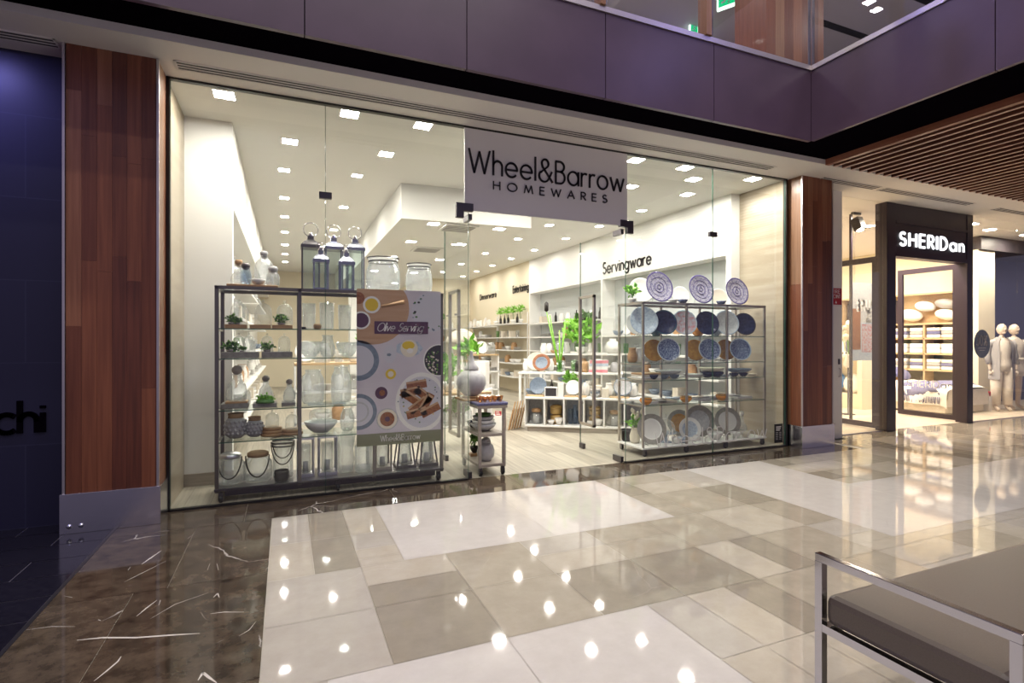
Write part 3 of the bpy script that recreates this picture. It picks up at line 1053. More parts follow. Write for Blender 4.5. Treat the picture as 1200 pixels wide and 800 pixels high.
def rack(x0, label, zs, ybase, depth, bays, cast, basemat, top, group, fm='bronze'):
    """metal framed glass shelf rack on castors; local origin at its front-left corner"""
    W = 2.0
    t = thing('display_rack', label, 'display rack', (x0, ybase, 0), 0, group)
    px = [i * W / bays for i in range(bays + 1)]
    ps = .016 if fm == 'bronze' else .013
    for i, x in enumerate(px):
        for y in (0, depth):
            o = MB(M[fm])
            o.box(x - ps, x + ps, y - ps, y + ps, .09, top, .003)
            o.build('post', t)
    fr = MB(M[fm])
    for y in (0, depth):
        fr.box(-ps, W + ps, y - ps, y + ps, top - .03, top)
    for x in (0, W):
        fr.box(x - ps, x + ps, 0, depth, top - .03, top)
        for z in zs[1:]:
            br_ = MB(M[fm])
            br_.box(x - .008, x + .008, .016, depth - .016, z - .022, z - .0085)
            br_.build('shelf_bracket', t)
    fr.build('top_frame', t)
    g = MB(M['shelfgl'])
    g.box(ps, W - ps, ps, depth - ps, top - .012, top - .002)
    g.build('shelf', t)
    for z in zs[1:]:
        g = MB(M['shelfgl'])
        g.box(.01, W - .01, -.012, depth - .004, z - .008, z)
        o = g.build('shelf', t)
        e = MB(M['edge'])
        e.box(.01, W - .01, -.0135, -.012, z - .008, z)
        e.build('shelf_edge', o)
    b = MB(M[basemat])
    b.box(-.02, W + .02, -.02, depth + .02, zs[0] - .022, zs[0], .003)
    b.build('base_tray', t)
    for x in cast:
        castor(t, x, .01)
        castor(t, x, depth - .01)
    return t


GRP = 'display racks on castors'
# ============================ rack of glassware behind the left-hand glass
LZ = [.125, .525, .80, 1.25, 1.515]
LX, LY = -.55, 5.24
TOPL = 1.885
rk = rack(LX, 'tall metal rack of clear glassware on castors behind the left shopfront glass', LZ, LY, .46, 3, [.03, 1.0, 1.97], 'darksteel', TOPL, GRP)
kb = MB(M['darksteel'])
kb.box(.06, 1.94, .02, .44, .05, .102)
kb.build('base_rail', rk)

rnd = random.Random(21)
Yi = 5.44


def X(px, Y=5.44):
    return xat(px, Y)


# --- on top of it
tr = MB(M['board'])
tr.box(-.21, .21, -.15, .15, 0, .028, .005)
single(tr, 'serving_board', 'wooden board on top of the glassware rack carrying stoppered bottles', 'board', (X(297), 5.47, TOPL))
zt = TOPL + .029


def bottle(pr, mat, stop, label, loc, name='glass_bottle', k=1.0, group=None):
    t = thing(name, label, 'bottle', loc, 0, group)
    m_ = MB(M[mat])
    m_.lathe(shell(sc(pr, k)), 20)
    m_.build('body', t)
    s_ = MB(M[stop])
    zt_ = pr[-1][1] * k
    rt = pr[-1][0] * k * .95
    s_.lathe([(rt * .7, zt_ - .015), (rt * .8, zt_), (rt * 1.05, zt_ + .006), (rt * 1.1, zt_ + .03), (rt * .8, zt_ + .045), (0, zt_ + .05)], 16)
    s_.build('stopper', t)
    return t


bottle(P_CARAFE, 'clear', 'cork', 'clear carafe with a cork stopper on the board atop the glassware rack', (X(279), 5.52, zt), k=.78)
bottle(P_VASE, 'bluegl', 'darksteel', 'bluish glass bottle on the board atop the glassware rack', (X(288, 5.4), 5.40, zt), k=.72)
bottle(P_DOME[:5] + [(.03, .235), (.03, .26)], 'clear', 'greyclay', 'tallest clear bottle with grey stopper on the board atop the glassware rack', (X(309), 5.53, zt), k=1.12)
bottle(P_JAR, 'clear', 'greyclay', 'small squat bottle with grey stopper at the right end of the top board', (X(320, 5.42), 5.41, zt), k=.52)
vessel(sc(P_BOWL, .8), 'cer', 'bowl', 'small white bowl between the bottles on the top board', 'bowl', (X(303, 5.38), 5.37, zt))


def lantern(w, hb, hr, label, x, y, group, mat='pewter'):
    """square metal lantern: glazed cage, stepped roof, chimney and ring handle"""
    t = thing('lantern', label, 'lantern', (x, y, TOPL), 0, group)
    h = w / 2
    b = MB(M[mat])
    b.box(-h, h, -h, h, 0, .015)
    b.box(-h * .9, h * .9, -h * .9, h * .9, .015, .022)
    b.build('base', t)
    for sx_ in (-1, 1):
        for sy_ in (-1, 1):
            p_ = MB(M[mat])
            p_.box(sx_ * h - (.011 if sx_ > 0 else 0), sx_ * h + (.011 if sx_ < 0 else 0), sy_ * h - (.011 if sy_ > 0 else 0), sy_ * h + (.011 if sy_ < 0 else 0), .015, hb)
            p_.build('upright', t)
    g = MB(M['shelfgl'])
    for s_ in (-1, 1):
        g.box(-h + .012, h - .012, s_ * (h - .006) - .001, s_ * (h - .006) + .001, .02, hb)
        g.box(s_ * (h - .006) - .001, s_ * (h - .006) + .001, -h + .012, h - .012, .02, hb)
    g.build('glazing', t)
    r = MB(M[mat])
    r.box(-h - .008, h + .008, -h - .008, h + .008, hb, hb + .03)
    o = 4
    for (a, za), (c, zc_) in zip([(h + .004, hb + .03), (h * .72, hb + .062), (h * .36, hb + .085)], [(h * .72, hb + .062), (h * .36, hb + .085), (h * .33, hb + .12)]):
        vs = [(sx_ * a, sy_ * a, za) for sx_, sy_ in ((-1, -1), (1, -1), (1, 1), (-1, 1))] + [(sx_ * c, sy_ * c, zc_) for sx_, sy_ in ((-1, -1), (1, -1), (1, 1), (-1, 1))]
        r.add(vs, [(i, (i + 1) % 4, 4 + (i + 1) % 4, 4 + i) for i in range(4)] + [(4, 5, 6, 7)])
    r.build('roof', t)
    c = MB(M['chrome'])
    c.lathe([(.028, hb + .115), (.032, hb + .122), (.016, hb + .14), (.02, hb + .15), (0, hb + .16)], 16)
    c.build('chimney_cap', t)
    q = MB(M['chrome'])
    rr_ = (hr - hb - .12) / 2
    q.ring((0, 0, hb + .12 + rr_), rr_, .0045, 24, 'Y')
    q.build('ring_handle', t)
    return t


LG2 = 0
LG = 'metal lanterns on the glassware rack'
lantern(.165, .42, .675, 'tall lantern with dark roof at the left of the back row on the rack', X(364, 5.56), 5.56, LG, 'darksteel')
lantern(.165, .42, .675, 'tall lantern with bright roof in the middle of the back row on the rack', X(391, 5.58), 5.58, LG)
lantern(.165, .42, .670, 'tall lantern at the right of the back row on the rack', X(416, 5.56), 5.56, LG)
lantern(.135, .26, .455, 'short lantern standing in front between the left and middle tall lanterns', X(376, 5.36), 5.37, LG)
lantern(.135, .25, .450, 'short bright lantern standing in front of the middle and right tall lanterns', X(406, 5.36), 5.37, LG)


def rope_jar(k, label, x, y, kz=1.0):
    t = thing('glass_jar', label, 'jar', (x, y, TOPL), 0, 'large glass jars on the rack')
    m_ = MB(M['clear'])
    m_.lathe(shell([(.13 * k, 0), (.155 * k, .02), (.165 * k, .12 * kz), (.16 * k, .22 * kz), (.14 * k, .28 * kz), (.135 * k, .30 * kz), (.148 * k, .335 * kz)], .004), 28)
    m_.build('body', t)
    w_ = MB(M['rope'])
    w_.ring((0, 0, .335 * kz), .149 * k, .006, 28)
    w_.ring((0, 0, .30 * kz), .140 * k, .006, 28)
    w_.build('wire_collar', t)
    return t


rope_jar(1.04, 'wider clear glass jar with dark wire collar above the food poster', X(449, 5.48), 5.48, 1.06)
rope_jar(.84, 'narrower clear glass jar with dark wire collar above the food poster', X(491, 5.48), 5.48, .94)

# --- top shelf (herbs under domes), second shelf, ... first bay
def herb(x, y, z, k, label, seed, name='potted_herb', dish=None, cnt=90):
    rd = random.Random(seed)
    t = thing(name, label, 'plant', (x, y, z), 0, 'green herbs on the glassware rack')
    f = MB(M['leafd'])
    f.leaves(cnt // 2, (0, 0, .045 * k), (.062 * k, .05 * k, .042 * k), .04 * k, rd)
    f.m(M['leaf'])
    f.leaves(cnt // 2, (0, 0, .055 * k), (.06 * k, .05 * k, .04 * k), .035 * k, rd)
    f.build('foliage', t)
    s = MB(M['stone'])
    s.lathe(shell([(.02 * k, 0), (.03 * k, .002), (.034 * k, .02 * k)], .003), 12)
    s.build('pot', t)
    return t


def dome(x, y, z, k, label, kz=None, mat='clear'):
    t = thing('glass_dome', label, 'glass dome', (x, y, z), 0, 'clear glass domes on the rack')
    m_ = MB(M[mat])
    m_.lathe(sc(P_DOME[:6], k, kz), 22)
    m_.build('bell', t)
    q = MB(M[mat])
    q.lathe(sc(P_DOME[6:], k, kz), 14)
    q.build('knob', t)


def tray(x, y, z, w, d, h, mat, label, name='serving_board', group='boards on the glassware rack'):
    m_ = MB(M[mat])
    m_.box(-w / 2, w / 2, -d / 2, d / 2, 0, h, .004)
    return single(m_, name, label, 'board', (x, y, z), 0, group)


z4 = LZ[4] + .0005
for i, px_ in enumerate((277, 305.5, 331)):
    o_ = ('leftmost', 'middle', 'rightmost')[i]
    tray(X(px_), Yi, z4, .175, .17, .038, 'board', 'short wooden board under a tall glass dome, %s on the highest shelf' % o_)
    dome(X(px_) + .02, Yi + .02, z4 + .039, .95 if i != 1 else 1.0, 'tall glass dome on the %s wooden board of the highest shelf' % o_, .82)
herb(X(272), Yi - .055, z4 + .039, .85, 'leafy herb on the leftmost wooden board of the highest shelf', 1)
herb(X(278.5), Yi - .05, z4 + .039, .7, 'smaller herb beside the leafy one on the leftmost wooden board', 2)
herb(X(330), Yi - .045, z4 + .039, .95, 'round grey-green herb on the rightmost wooden board of the highest shelf', 3)
z3 = LZ[3] + .0005
tray(X(282), Yi, z3, .30, .20, .055, 'stone', 'long grey stone tray at the left of the second highest shelf')
tray(X(325), Yi, z3, .26, .20, .055, 'stone', 'long grey stone tray beside the middle post on the second highest shelf')
for i, (px_, dx) in enumerate(((280, 0), (292, 0), (313, 0), (333, 0))):
    dome(X(px_, 5.5), 5.50, z3 + .056, .72, 'glass dome, number %s from the left on the grey stone trays' % ('one', 'two', 'three', 'four')[i], .60)
herb(X(270.5), Yi - .06, z3 + .056, .95, 'bushiest dark herb at the left end of the grey stone trays', 4, cnt=130)
herb(X(284), Yi - .05, z3 + .056, .55, 'small sprig of herb right of the bushiest herb on the stone tray', 5)
herb(X(313.5), Yi - .06, z3 + .056, .88, 'herb on the grey stone tray beside the middle post', 6)
z2 = LZ[2] + .0005
tray(X(276), Yi, z2, .22, .20, .045, 'stone', 'grey stone tray under the large carafe on the middle shelf')
tray(X(311), Yi - .03, z2, .20, .20, .04, 'stone', 'grey stone tray holding the moss on the middle shelf')
tray(X(338), Yi, z2, .12, .18, .035, 'stone', 'small grey stone tray next to the middle post on the middle shelf')
bk_ = MB(M['board'])
bk_.box(-.09, .09, -.08, .08, 0, .014, .003)
single(bk_, 'serving_board', 'thin wooden board between the carafe and its grey stone tray', 'board', (X(278), Yi - .02, z2 + .046), 0, 'boards on the glassware rack')


def ball_carafe(x, y, z, k, label):
    t = thing('carafe', label, 'carafe', (x, y, z), 0, 'carafes with cork balls')
    m_ = MB(M['clear'])
    m_.lathe(shell([(.07 * k, 0), (.095 * k, .02 * k), (.10 * k, .09 * k), (.085 * k, .17 * k), (.05 * k, .22 * k), (.038 * k, .25 * k), (.046 * k, .285 * k)]), 22)
    m_.build('body', t)
    c_ = MB(M['greywood'])
    c_.ell((0, 0, .325 * k), (.052 * k, .052 * k, .05 * k))
    c_.build('cork_ball', t)


ball_carafe(X(278), Yi - .02, z2 + .061, .86, 'large clear carafe with cork ball stopper on the middle shelf')
ball_carafe(X(311.5, 5.53), 5.54, z2 + .041, .64, 'carafe with cork ball stopper standing behind the moss')
ball_carafe(X(339, 5.5), Yi + .03, z2 + .036, .56, 'smallest carafe with cork ball stopper next to the middle post')
rd = random.Random(9)
ms = thing('moss_dish', 'low mound of green moss on a grey stone tray of the middle shelf', 'plant', (X(311), Yi - .08, z2 + .041), 0)
f = MB(M['leafb'])
f.leaves(220, (0, 0, .03), (.085, .05, .035), .03, rd)
f.build('foliage', ms)
f = MB(M['leafd'])
f.lathe([(.0, .0), (.08, .0), (.075, .02), (.04, .036), (0, .04)], 16)
f.build('mound', ms)
z1 = LZ[1] + .0005


def weave_vase(x, y, z, k, label):
    t = thing('patterned_vase', label, 'vase', (x, y, z), 0, 'patterned grey vases')
    m_ = MB(M['greyclay'])
    pr = [(.05, 0), (.075, .02), (.09, .08), (.085, .14), (.065, .185)]
    m_.lathe(shell(sc(pr, k), .006), 24)
    for j in range(4):
        for q in range(14):
            a = 2 * PI * (q + .5 * (j % 2)) / 14
            r_ = [.088, .092, .09, .08][j] * k
            z_ = [.045, .08, .115, .15][j] * k
            m_.ell((r_ * math.cos(a), r_ * math.sin(a), z_), (.013 * k, .013 * k, .015 * k), 6, 5)
    m_.build('body', t)
    c_ = MB(M['cork'])
    c_.lathe(shell([(.066 * k, .183 * k), (.062 * k, .20 * k), (.068 * k, .225 * k)], .006), 24)
    c_.build('neck_band', t)


weave_vase(X(276.5), Yi, z1, 1.0, 'larger grey dimpled vase with tan neck on the shelf below the carafes')
weave_vase(X(298.5), Yi, z1, .82, 'smaller grey dimpled vase with tan neck beside the larger one')
for i, (px_, n) in enumerate(((319, 3), (342, 2))):
    for k in range(n):
        m_ = MB(M['board'])
        r_ = .10 - .008 * k
        m_.lathe([(0, 0), (r_ - .004, 0), (r_, .006), (r_, .02), (r_ - .004, .026), (0, .026)], 24)
        single(m_, 'round_board', 'round wooden board, %s of the stack %s' % (('lowest', 'second', 'topmost')[k], ('right of the grey dimpled vases', 'next to the middle post')[i]), 'board', (X(px_), Yi, z1 + .027 * k), 0, 'round boards on the glassware rack')
    dome(X(px_), Yi, z1 + .027 * n, .78, 'glass dome on the stack of round boards ' + ('right of the grey dimpled vases' if i == 0 else 'next to the middle post'), .55)
z0 = LZ[0] + .0005


def jar_lantern(x, y, z, k, label, mat='darksteel', rimm='darksteel'):
    t = thing('jar_lantern', label, 'jar lantern', (x, y, z), 0, 'glass jar lanterns with loop handles')
    m_ = MB(M['clear'])
    m_.lathe(shell(sc([(.105, 0), (.12, .015), (.125, .10), (.12, .18), (.085, .225), (.08, .25)], k)), 26)
    m_.build('body', t)
    c_ = MB(M[rimm])
    c_.lathe(sc([(.082, .228), (.092, .232), (.092, .262), (.07, .275), (.0, .28)], k), 24)
    c_.build('lid', t)
    h_ = MB(M['rope'])
    h_.tube([(.098 * k * math.cos(a), -.09 * k - .05 * k * abs(math.sin(a)), .255 * k - .19 * k * math.sin(a)) for a in [PI * i / 16 for i in range(17)]], .006 * k, 6)
    h_.build('loop_handle', t)


jar_lantern(X(270.5), Yi - .02, z0, .98, 'glass jar lantern with grey metal lid at the left end of the base tray', rimm='steel')
jar_lantern(X(302.5), Yi - .03, z0, .98, 'glass jar lantern with reddish lid and black loop handle on the base tray', rimm='cork')
wj = thing('wire_jar', 'clear glass cylinder with black wire collar and hoop on the base tray', 'jar', (X(331.5), Yi + .02, z0))
m_ = MB(M['clear'])
m_.lathe(shell([(.085, 0), (.09, .02), (.09, .3), (.095, .36)]), 24)
m_.build('body', wj)
m_ = MB(M['rope'])
for zz in (.3, .33, .365):
    m_.ring((0, 0, zz), .102, .006, 26)
for r_, d_ in ((.085, .13), (.098, .19)):
    m_.tube([(r_ * math.cos(a), -.06 - .05 * math.sin(a), .33 - d_ * math.sin(a)) for a in [PI * i / 16 for i in range(17)]], .005, 6)
m_.build('wire_collar', wj)
pd = MB(M['rope'])
pd.lathe(shell([(.04, 0), (.06, .01), (.066, .05), (.06, .062), (.066, .075), (.06, .1)]), 20)
single(pd, 'ribbed_pot', 'small dark ribbed pot in front of the wire collared cylinder', 'pot', (X(330, 5.3), 5.31, z0))

# --- second bay
for i, (px_, kk, kz) in enumerate(((362, .95, 1.05), (383, 1.05, 1.1), (404, .98, 1.02))):
    vessel(sc(P_CYL, kk, kz), 'clear', 'glass_vase', 'tall clear cylinder vase on the highest shelf, %s of three right of the middle post' % ('first', 'second', 'third')[i], 'vase', (X(px_, 5.5), 5.5, z4), 'clear cylinder vases')
th = MB(M['cork'])
th.lathe(shell([(.022, 0), (.034, .01), (.036, .035), (.03, .05)]), 14)
single(th, 'tealight_cup', 'small brown cup in front of the cylinder vases', 'cup', (X(372, 5.34), 5.34, z4))
th = MB(M['rope'])
th.lathe(shell([(.015, 0), (.02, .006), (.02, .022)]), 12)
single(th, 'candle_cup', 'tiny dark cup beside the middle post on the highest shelf', 'cup', (X(356, 5.34), 5.34, z4))
vessel(sc(P_BOWL, 1.5, 2.3), 'clear', 'glass_bowl', 'deep clear glass bowl on the second highest shelf right of the middle post', 'bowl', (X(364), Yi, z3))
vessel(sc(P_JUG, 1.0), 'clear', 'glass_jug', 'clear glass jug on the second highest shelf', 'jug', (X(384), Yi, z3))
vessel(sc(P_BOWL, 1.4, 2.2), 'clear', 'glass_bowl', 'deep clear glass bowl half hidden by the left edge of the food poster', 'bowl', (X(407), Yi, z3))
tr = MB(M['bluegl'])
tr.box(-.17, .17, -.07, .07, .0, .016, .004)
single(tr, 'glass_slab', 'flat bluish glass tray on the middle shelf right of the middle post', 'tray', (X(383, 5.36), 5.36, z2))
vessel(sc(P_JAR, .98, 1.25), 'clear', 'glass_canister', 'large clear glass canister on the middle shelf nearest the middle post', 'canister', (X(367, 5.52), 5.53, z2))
vessel(sc(P_JAR, .90, 1.35), 'clear', 'glass_canister', 'large clear glass canister on the middle shelf beside the poster', 'canister', (X(400, 5.52), 5.53, z2))
vessel(sc(P_BOWL, 1.9, 1.7), 'cer', 'salad_bowl', 'wide white bowl on the shelf below the canisters', 'bowl', (X(376), Yi, z1), t=.005)
dome(X(376), Yi, z1 + .13, 1.4, 'wide glass dome on the wide white bowl', .42)
vessel(sc(P_VASE, 1.0, 1.05), 'clear', 'glass_vase', 'crystal vase on the shelf below the canisters, beside the poster', 'vase', (X(407), Yi, z1))


def hurricane(x, y, z, w, h, label, mat='steel', taper=0):
    t = thing('hurricane_lantern', label, 'lantern', (x, y, z), 0, 'metal framed hurricane lanterns')
    q = MB(M[mat])
    a, b = w / 2, w / 2 - taper
    q.box(-a, a, -a, a, 0, .03)
    q.box(-b, b, -b, b, h - .03, h)
    q.build('frame_rings', t)
    for sx_ in (-1, 1):
        for sy_ in (-1, 1):
            l_ = MB(M[mat])
            l_.tube([(sx_ * (a - .01), sy_ * (a - .01), .02), (sx_ * (b - .01), sy_ * (b - .01), h - .01)], .010, 4)
            l_.build('upright', t)
    g = MB(M['clear'])
    g.lathe(shell([(w * .30, .031), (w * .32, .05), (w * .32, h * .8)]), 20)
    g.build('glass_tube', t)
    c_ = MB(M['cer'])
    c_.lathe([(0, .034), (w * .16, .034), (w * .16, h * .35), (0, h * .36)], 14)
    c_.build('candle', t)


hurricane(X(358), Yi, z0, .155, .38, 'hurricane lantern on the base tray nearest the middle post')
hurricane(X(383.5), Yi, z0, .175, .385, 'second hurricane lantern on the base tray')
vessel([(.06, 0), (.07, .02), (.085, .12), (.075, .22), (.10, .38)], 'clear', 'crystal_vase', 'tall flared crystal vase on the base tray left of the poster band', 'vase', (X(405), Yi, z0))
vessel([(.075, 0), (.085, .02), (.085, .25), (.075, .26)], 'clear', 'glass_canister', 'straight clear canister under the left edge of the poster', 'canister', (X(425), Yi - .05, z0))
hurricane(X(448), Yi, z0, .17, .34, 'straight hurricane lantern below the poster band', 'greywood')
hurricane(X(474), Yi, z0, .20, .36, 'tapered lantern below the middle of the poster band', 'darksteel', .04)
hurricane(X(500), Yi, z0, .20, .36, 'tapered lantern below the right of the poster band', 'darksteel', .04)

# --- hanging food poster
po = thing('poster', 'hanging food poster with white shop name on a sage band', 'poster', (0, 5.20, 0))
x0, x1, zb, zt_ = xat(418, 5.2), xat(516.5, 5.2), .405, 1.90
W_, H_ = x1 - x0, zt_ - zb
q = MB(M['print'])
q.box(x0, x1, 0, .006, zb, zt_)
q.build('panel', po)
q = MB(M['print'])


def PP(u, v, e):
    return (x0 + u * W_, -e, zt_ - v * H_)


def clipdisc(mb, u, v, r, mat, e, ry=None, n=32):
    """printed disc, cut off at the poster's edges"""
    mb.m(M[mat])
    cxp, _, czp = PP(u, v, 0)
    pts = []
    for k in range(n):
        a = 2 * PI * k / n
        pts.append((min(max(cxp + r * W_ * math.cos(a), x0), x1), -e, min(max(czp + (ry or r) * W_ * math.sin(a), zb), zt_)))
    mb.face(pts)


e = .0006
clipdisc(q, .18, .12, .43, 'printwood', e)
q.m(M['board'])
q.tube([PP(.28, .11, .0016), PP(.55, .075, .0016)], [.012, .022], 5)
clipdisc(q, .17, .10, .10, 'cer', e * 2)
clipdisc(q, .17, .10, .075, 'yellow', e * 3)
clipdisc(q, .05, .20, .105, 'cer', e * 2)
clipdisc(q, .05, .20, .085, 'plum', e * 3)
clipdisc(q, .02, .06, .07, 'food', e * 2)
clipdisc(q, .88, .14, .24, 'plateprint', e)
rd = random.Random(5)
for k in range(26):
    a = rd.uniform(1.9, 5.6)
    r_ = rd.uniform(.19, .235)
    clipdisc(q, .88 + r_ * math.cos(a), .14 - r_ * math.sin(a) * W_ / H_, rd.uniform(.008, .018), rd.choice(['leafd', 'slate', 'updark']), e * 2, rd.uniform(.006, .014), 6)
clipdisc(q, .02, .455, .235, 'slate', e)
clipdisc(q, .02, .455, .175, 'plateprint', e * 2)
clipdisc(q, .98, .46, .20, 'cer', e)
clipdisc(q, .98, .46, .185, 'updark', e * 2)
for k in range(60):
    a, r_ = rd.uniform(1.7, 4.6), .165 * math.sqrt(rd.random())
    clipdisc(q, .98 + r_ * math.cos(a), .47 - r_ * math.sin(a) * W_ / H_, rd.uniform(.006, .014), rd.choice(['leafd', 'cream2', 'leaf']), e * 3, None, 6)
clipdisc(q, .61, .38, .17, 'ltblue', e, .10, 7)
clipdisc(q, .61, .38, .105, 'cream2', e * 2)
clipdisc(q, .60, .36, .075, 'yellow', e * 3, .05)
clipdisc(q, .62, .395, .04, 'cer', e * 4, .03)
clipdisc(q, .38, .415, .075, 'plateprint', e, .11)
clipdisc(q, .37, .42, .03, 'slate', e * 2, .02, 5)
clipdisc(q, .39, .545, .062, 'yellow', e)
clipdisc(q, .39, .545, .035, 'cream2', e * 2)
clipdisc(q, .28, .665, .072, 'plum', e)
clipdisc(q, .29, .665, .035, 'food', e * 2)
clipdisc(q, .02, .78, .21, 'slate', e)
clipdisc(q, .02, .78, .165, 'plateprint', e * 2)
clipdisc(q, .02, .78, .12, 'greyglaze', e * 3)
clipdisc(q, .02, .78, .10, 'plateprint', e * 4)
clipdisc(q, .35, .835, .13, 'greyglaze', e)
clipdisc(q, .35, .835, .115, 'cream2', e * 2)
clipdisc(q, .35, .835, .085, 'food', e * 3)
clipdisc(q, .35, .835, .03, 'plum', e * 4)
clipdisc(q, .76, .735, .315, 'cer', e, .36)
clipdisc(q, .76, .735, .27, 'plateprint', e * 2, .31)
for (u, v, a) in ((.70, .62, 8), (.62, .70, -35), (.78, .685, -38), (.72, .755, 35), (.70, .805, 12), (.87, .79, 25), (.82, .74, 60), (.63, .665, 10)):
    q.m(M['food'])
    q.at(*PP(u, v, 0), 0, 0, -R(a))
    q.box(-.10, .10, -e * 5, -e * 4, -.040, .040)
    q.m(M['printwood'])
    q.box(-.10, .10, -e * 6, -e * 5, .022, .042)
    q.at()
for k in range(26):
    a, r_ = rd.uniform(0, 6.28), rd.uniform(.2, .28)
    clipdisc(q, .75 + r_ * math.cos(a), .72 - r_ * math.sin(a) * W_ / H_, .010, rd.choice(['leafd', 'yellow', 'slate']), e * 3, None, 5)
q.build('print', po)
q = MB(M['plum'])
q.box(*sorted((PP(.20, 0, 0)[0], PP(.84, 0, 0)[0])), -.006, -.003, PP(0, .285, 0)[2], PP(0, .205, 0)[2])
q.m(M['cer'])
lettering(q, 'Olive Serving', PP(.225, 0, 0)[0], PP(0, .268, 0)[2], .078, .10, .001, .14, width=W_ * .54, slant=.35, y=-.006)
q.build('banner', po)
q = MB(M['sage'])
q.box(x0, x1, -.006, -.003, zb, zb + .115)
q.m(M['cer'])
lettering(q, 'Wheel&Barrow', x0 + W_ * .27, zb + .035, .058, .10, .001, .18, width=W_ * .47, y=-.006)
q.build('band', po)
q = MB(M['steel'])
for u in (.12, .88):
    q.tube([(x0 + u * W_, .010, zt_ - .03), (x0 + u * W_, .012, zt_ + .012), (x0 + u * W_, .035, zt_ + .014)], .003, 5)
q.build('hook', po)
NTH = ['first', 'second', 'third', 'fourth', 'fifth', 'sixth', 'seventh', 'eighth', 'ninth', 'tenth', 'eleventh', 'twelfth', 'thirteenth', 'fourteenth', 'fifteenth', 'sixteenth']

# ============================ rack of plates behind the right-hand glass
RZ = [.11, .62, .92, 1.13, 1.47]
RX, RY = 3.985, 5.32
rack(RX, 'tall metal rack of decorated plates on castors behind the right shopfront glass', RZ, RY, .50, 3, [.03, .67, 1.32, 1.97], 'white', TOPL, GRP, 'rackpale')
Yr = 5.55
r4, r3, r2, r1, r0 = (z + .0005 for z in RZ[::-1])
FC = R(-17)
PGT = 'patterned purple plates along the top of the plate rack'
for i, px_ in enumerate((773, 822, 864)):
    plate_on_stand((.205, .20, .195)[i], 'purple', 'purple2', 'patterned purple plate on top of the plate rack, %s of three' % ('first', 'middle', 'last')[i], (xat(px_, 5.52), 5.52, TOPL), R(-2), PGT, ring='purple2')
for i, (px_, face, r_) in enumerate(((752, 'cer', .17), (798, 'cer', .125), (843, 'cream2', .125))):
    plate_on_stand(r_, face, 'cer', 'plain pale plate on top of the plate rack, %s of three behind the purple ones' % ('first', 'middle', 'last')[i], (xat(px_, 5.70), 5.70, TOPL), FC, 'plain pale plates on the plate rack top')


def bowl(x, y, z, k, mat, label, group=None, kz=None, name='bowl', seg=20):
    return vessel(sc(P_BOWL, k, kz), mat, name, label, 'bowl', (x, y, z), group, seg, .005)


for i, px_ in enumerate((789, 800, 845)):
    bowl(xat(px_, 5.42), 5.42, TOPL, .8, 'cer' if i == 0 else 'bluespk', ('small white bowl left of the speckled one atop the plate rack', 'small speckled bowl between the first and middle purple plates', 'small speckled bowl between the middle and last purple plates')[i])
pl = thing('potted_plant', 'small green plant at the left end of the plate rack top', 'plant', (xat(741, 5.62), 5.62, TOPL))
stem_plant(pl, 4, .10, .08, 'leafb', random.Random(31), .07, .05, 60)
q = MB(M['cer'])
q.lathe(shell(sc(P_BOWL, .7, 1.0)), 16)
q.build('pot', pl)

for i, (px_, f_, r_, lab, r2_) in enumerate((
        (747, 'cer', 'cer', 'white plate at the left end of the highest shelf of the plate rack', .15),
        (755, 'ltblue', 'ltblue', 'large light blue plate leaning behind the first front post', .185),
        (779, 'navy', 'teal', 'dark navy and teal plate on the highest shelf of the plate rack', .165),
        (802.5, 'rosebl', 'ltblue', 'pale blue plate with rosy centre on the highest shelf', .17),
        (829, 'navy', 'navy', 'dark navy plate in the middle of the highest shelf', .165),
        (852, 'greyglaze', 'ltblue', 'grey plate with pale blue rim on the highest shelf', .175),
        (873, 'navy', 'blacksat', 'near black plate at the right end of the highest shelf', .16))):
    plate_on_stand(r2_, f_, r_, lab, (xat(px_, 5.50 + .04 * (i % 2) + .2 * (i == 0)), 5.50 + .04 * (i % 2) + .2 * (i == 0), r4), FC, 'plates on the highest shelf of the plate rack')
for i, (px_, f_) in enumerate(((769, 'teal'), (818, 'orange'), (838, 'ltblue'))):
    bowl(xat(px_, 5.72), 5.72, r4, 1.25, f_, ('teal', 'orange', 'pale blue')[i] + ' bowl tucked behind the plates on the highest shelf of the plate rack', None, 1.8)
for i, (px_, rim_) in enumerate(((784, 'greyglaze'), (832, 'greyglaze'), (868, 'ltblue'))):
    o_ = ('leftmost', 'middle', 'rightmost')[i]
    plate_on_stand(.155, 'bluespk', rim_, 'blue speckled plate with grey rim, %s on the second shelf of the plate rack' % o_, (xat(px_, 5.45), 5.45, r3), FC, 'blue speckled plates with grey rims')
    plate_on_stand(.145, 'ochre', 'ochre', 'ochre plate standing half behind the %s blue speckled plate' % o_, (xat(px_ - 17, 5.62), 5.62, r3), FC, 'ochre plates on the plate rack')
for i, px_ in enumerate((741, 749)):
    vessel(sc(P_JUG, .9), ('board', 'cer')[i], 'jug', ('brown', 'white')[i] + ' jug at the left end of the second shelf of the plate rack', 'jug', (xat(px_, 5.72), 5.72, r3))


def stack(n, w, d, h, mat, x, y, z, lab, name, cat, group, rz=0, cloth=False):
    words_ = ('lowest', 'second', 'third', 'fourth', 'fifth', 'sixth')
    for k in range(n):
        q = MB(M[mat if isinstance(mat, str) else mat[k % len(mat)]])
        q.box(-w / 2, w / 2, -d / 2, d / 2, 0, h - .001, min(.006, h * .3))
        single(q, name, lab + ', ' + ('topmost' if k == n - 1 else words_[k]) + ' of its stack', cat, (x, y, z + h * k), rz + .03 * math.sin(5 * k + x), group)


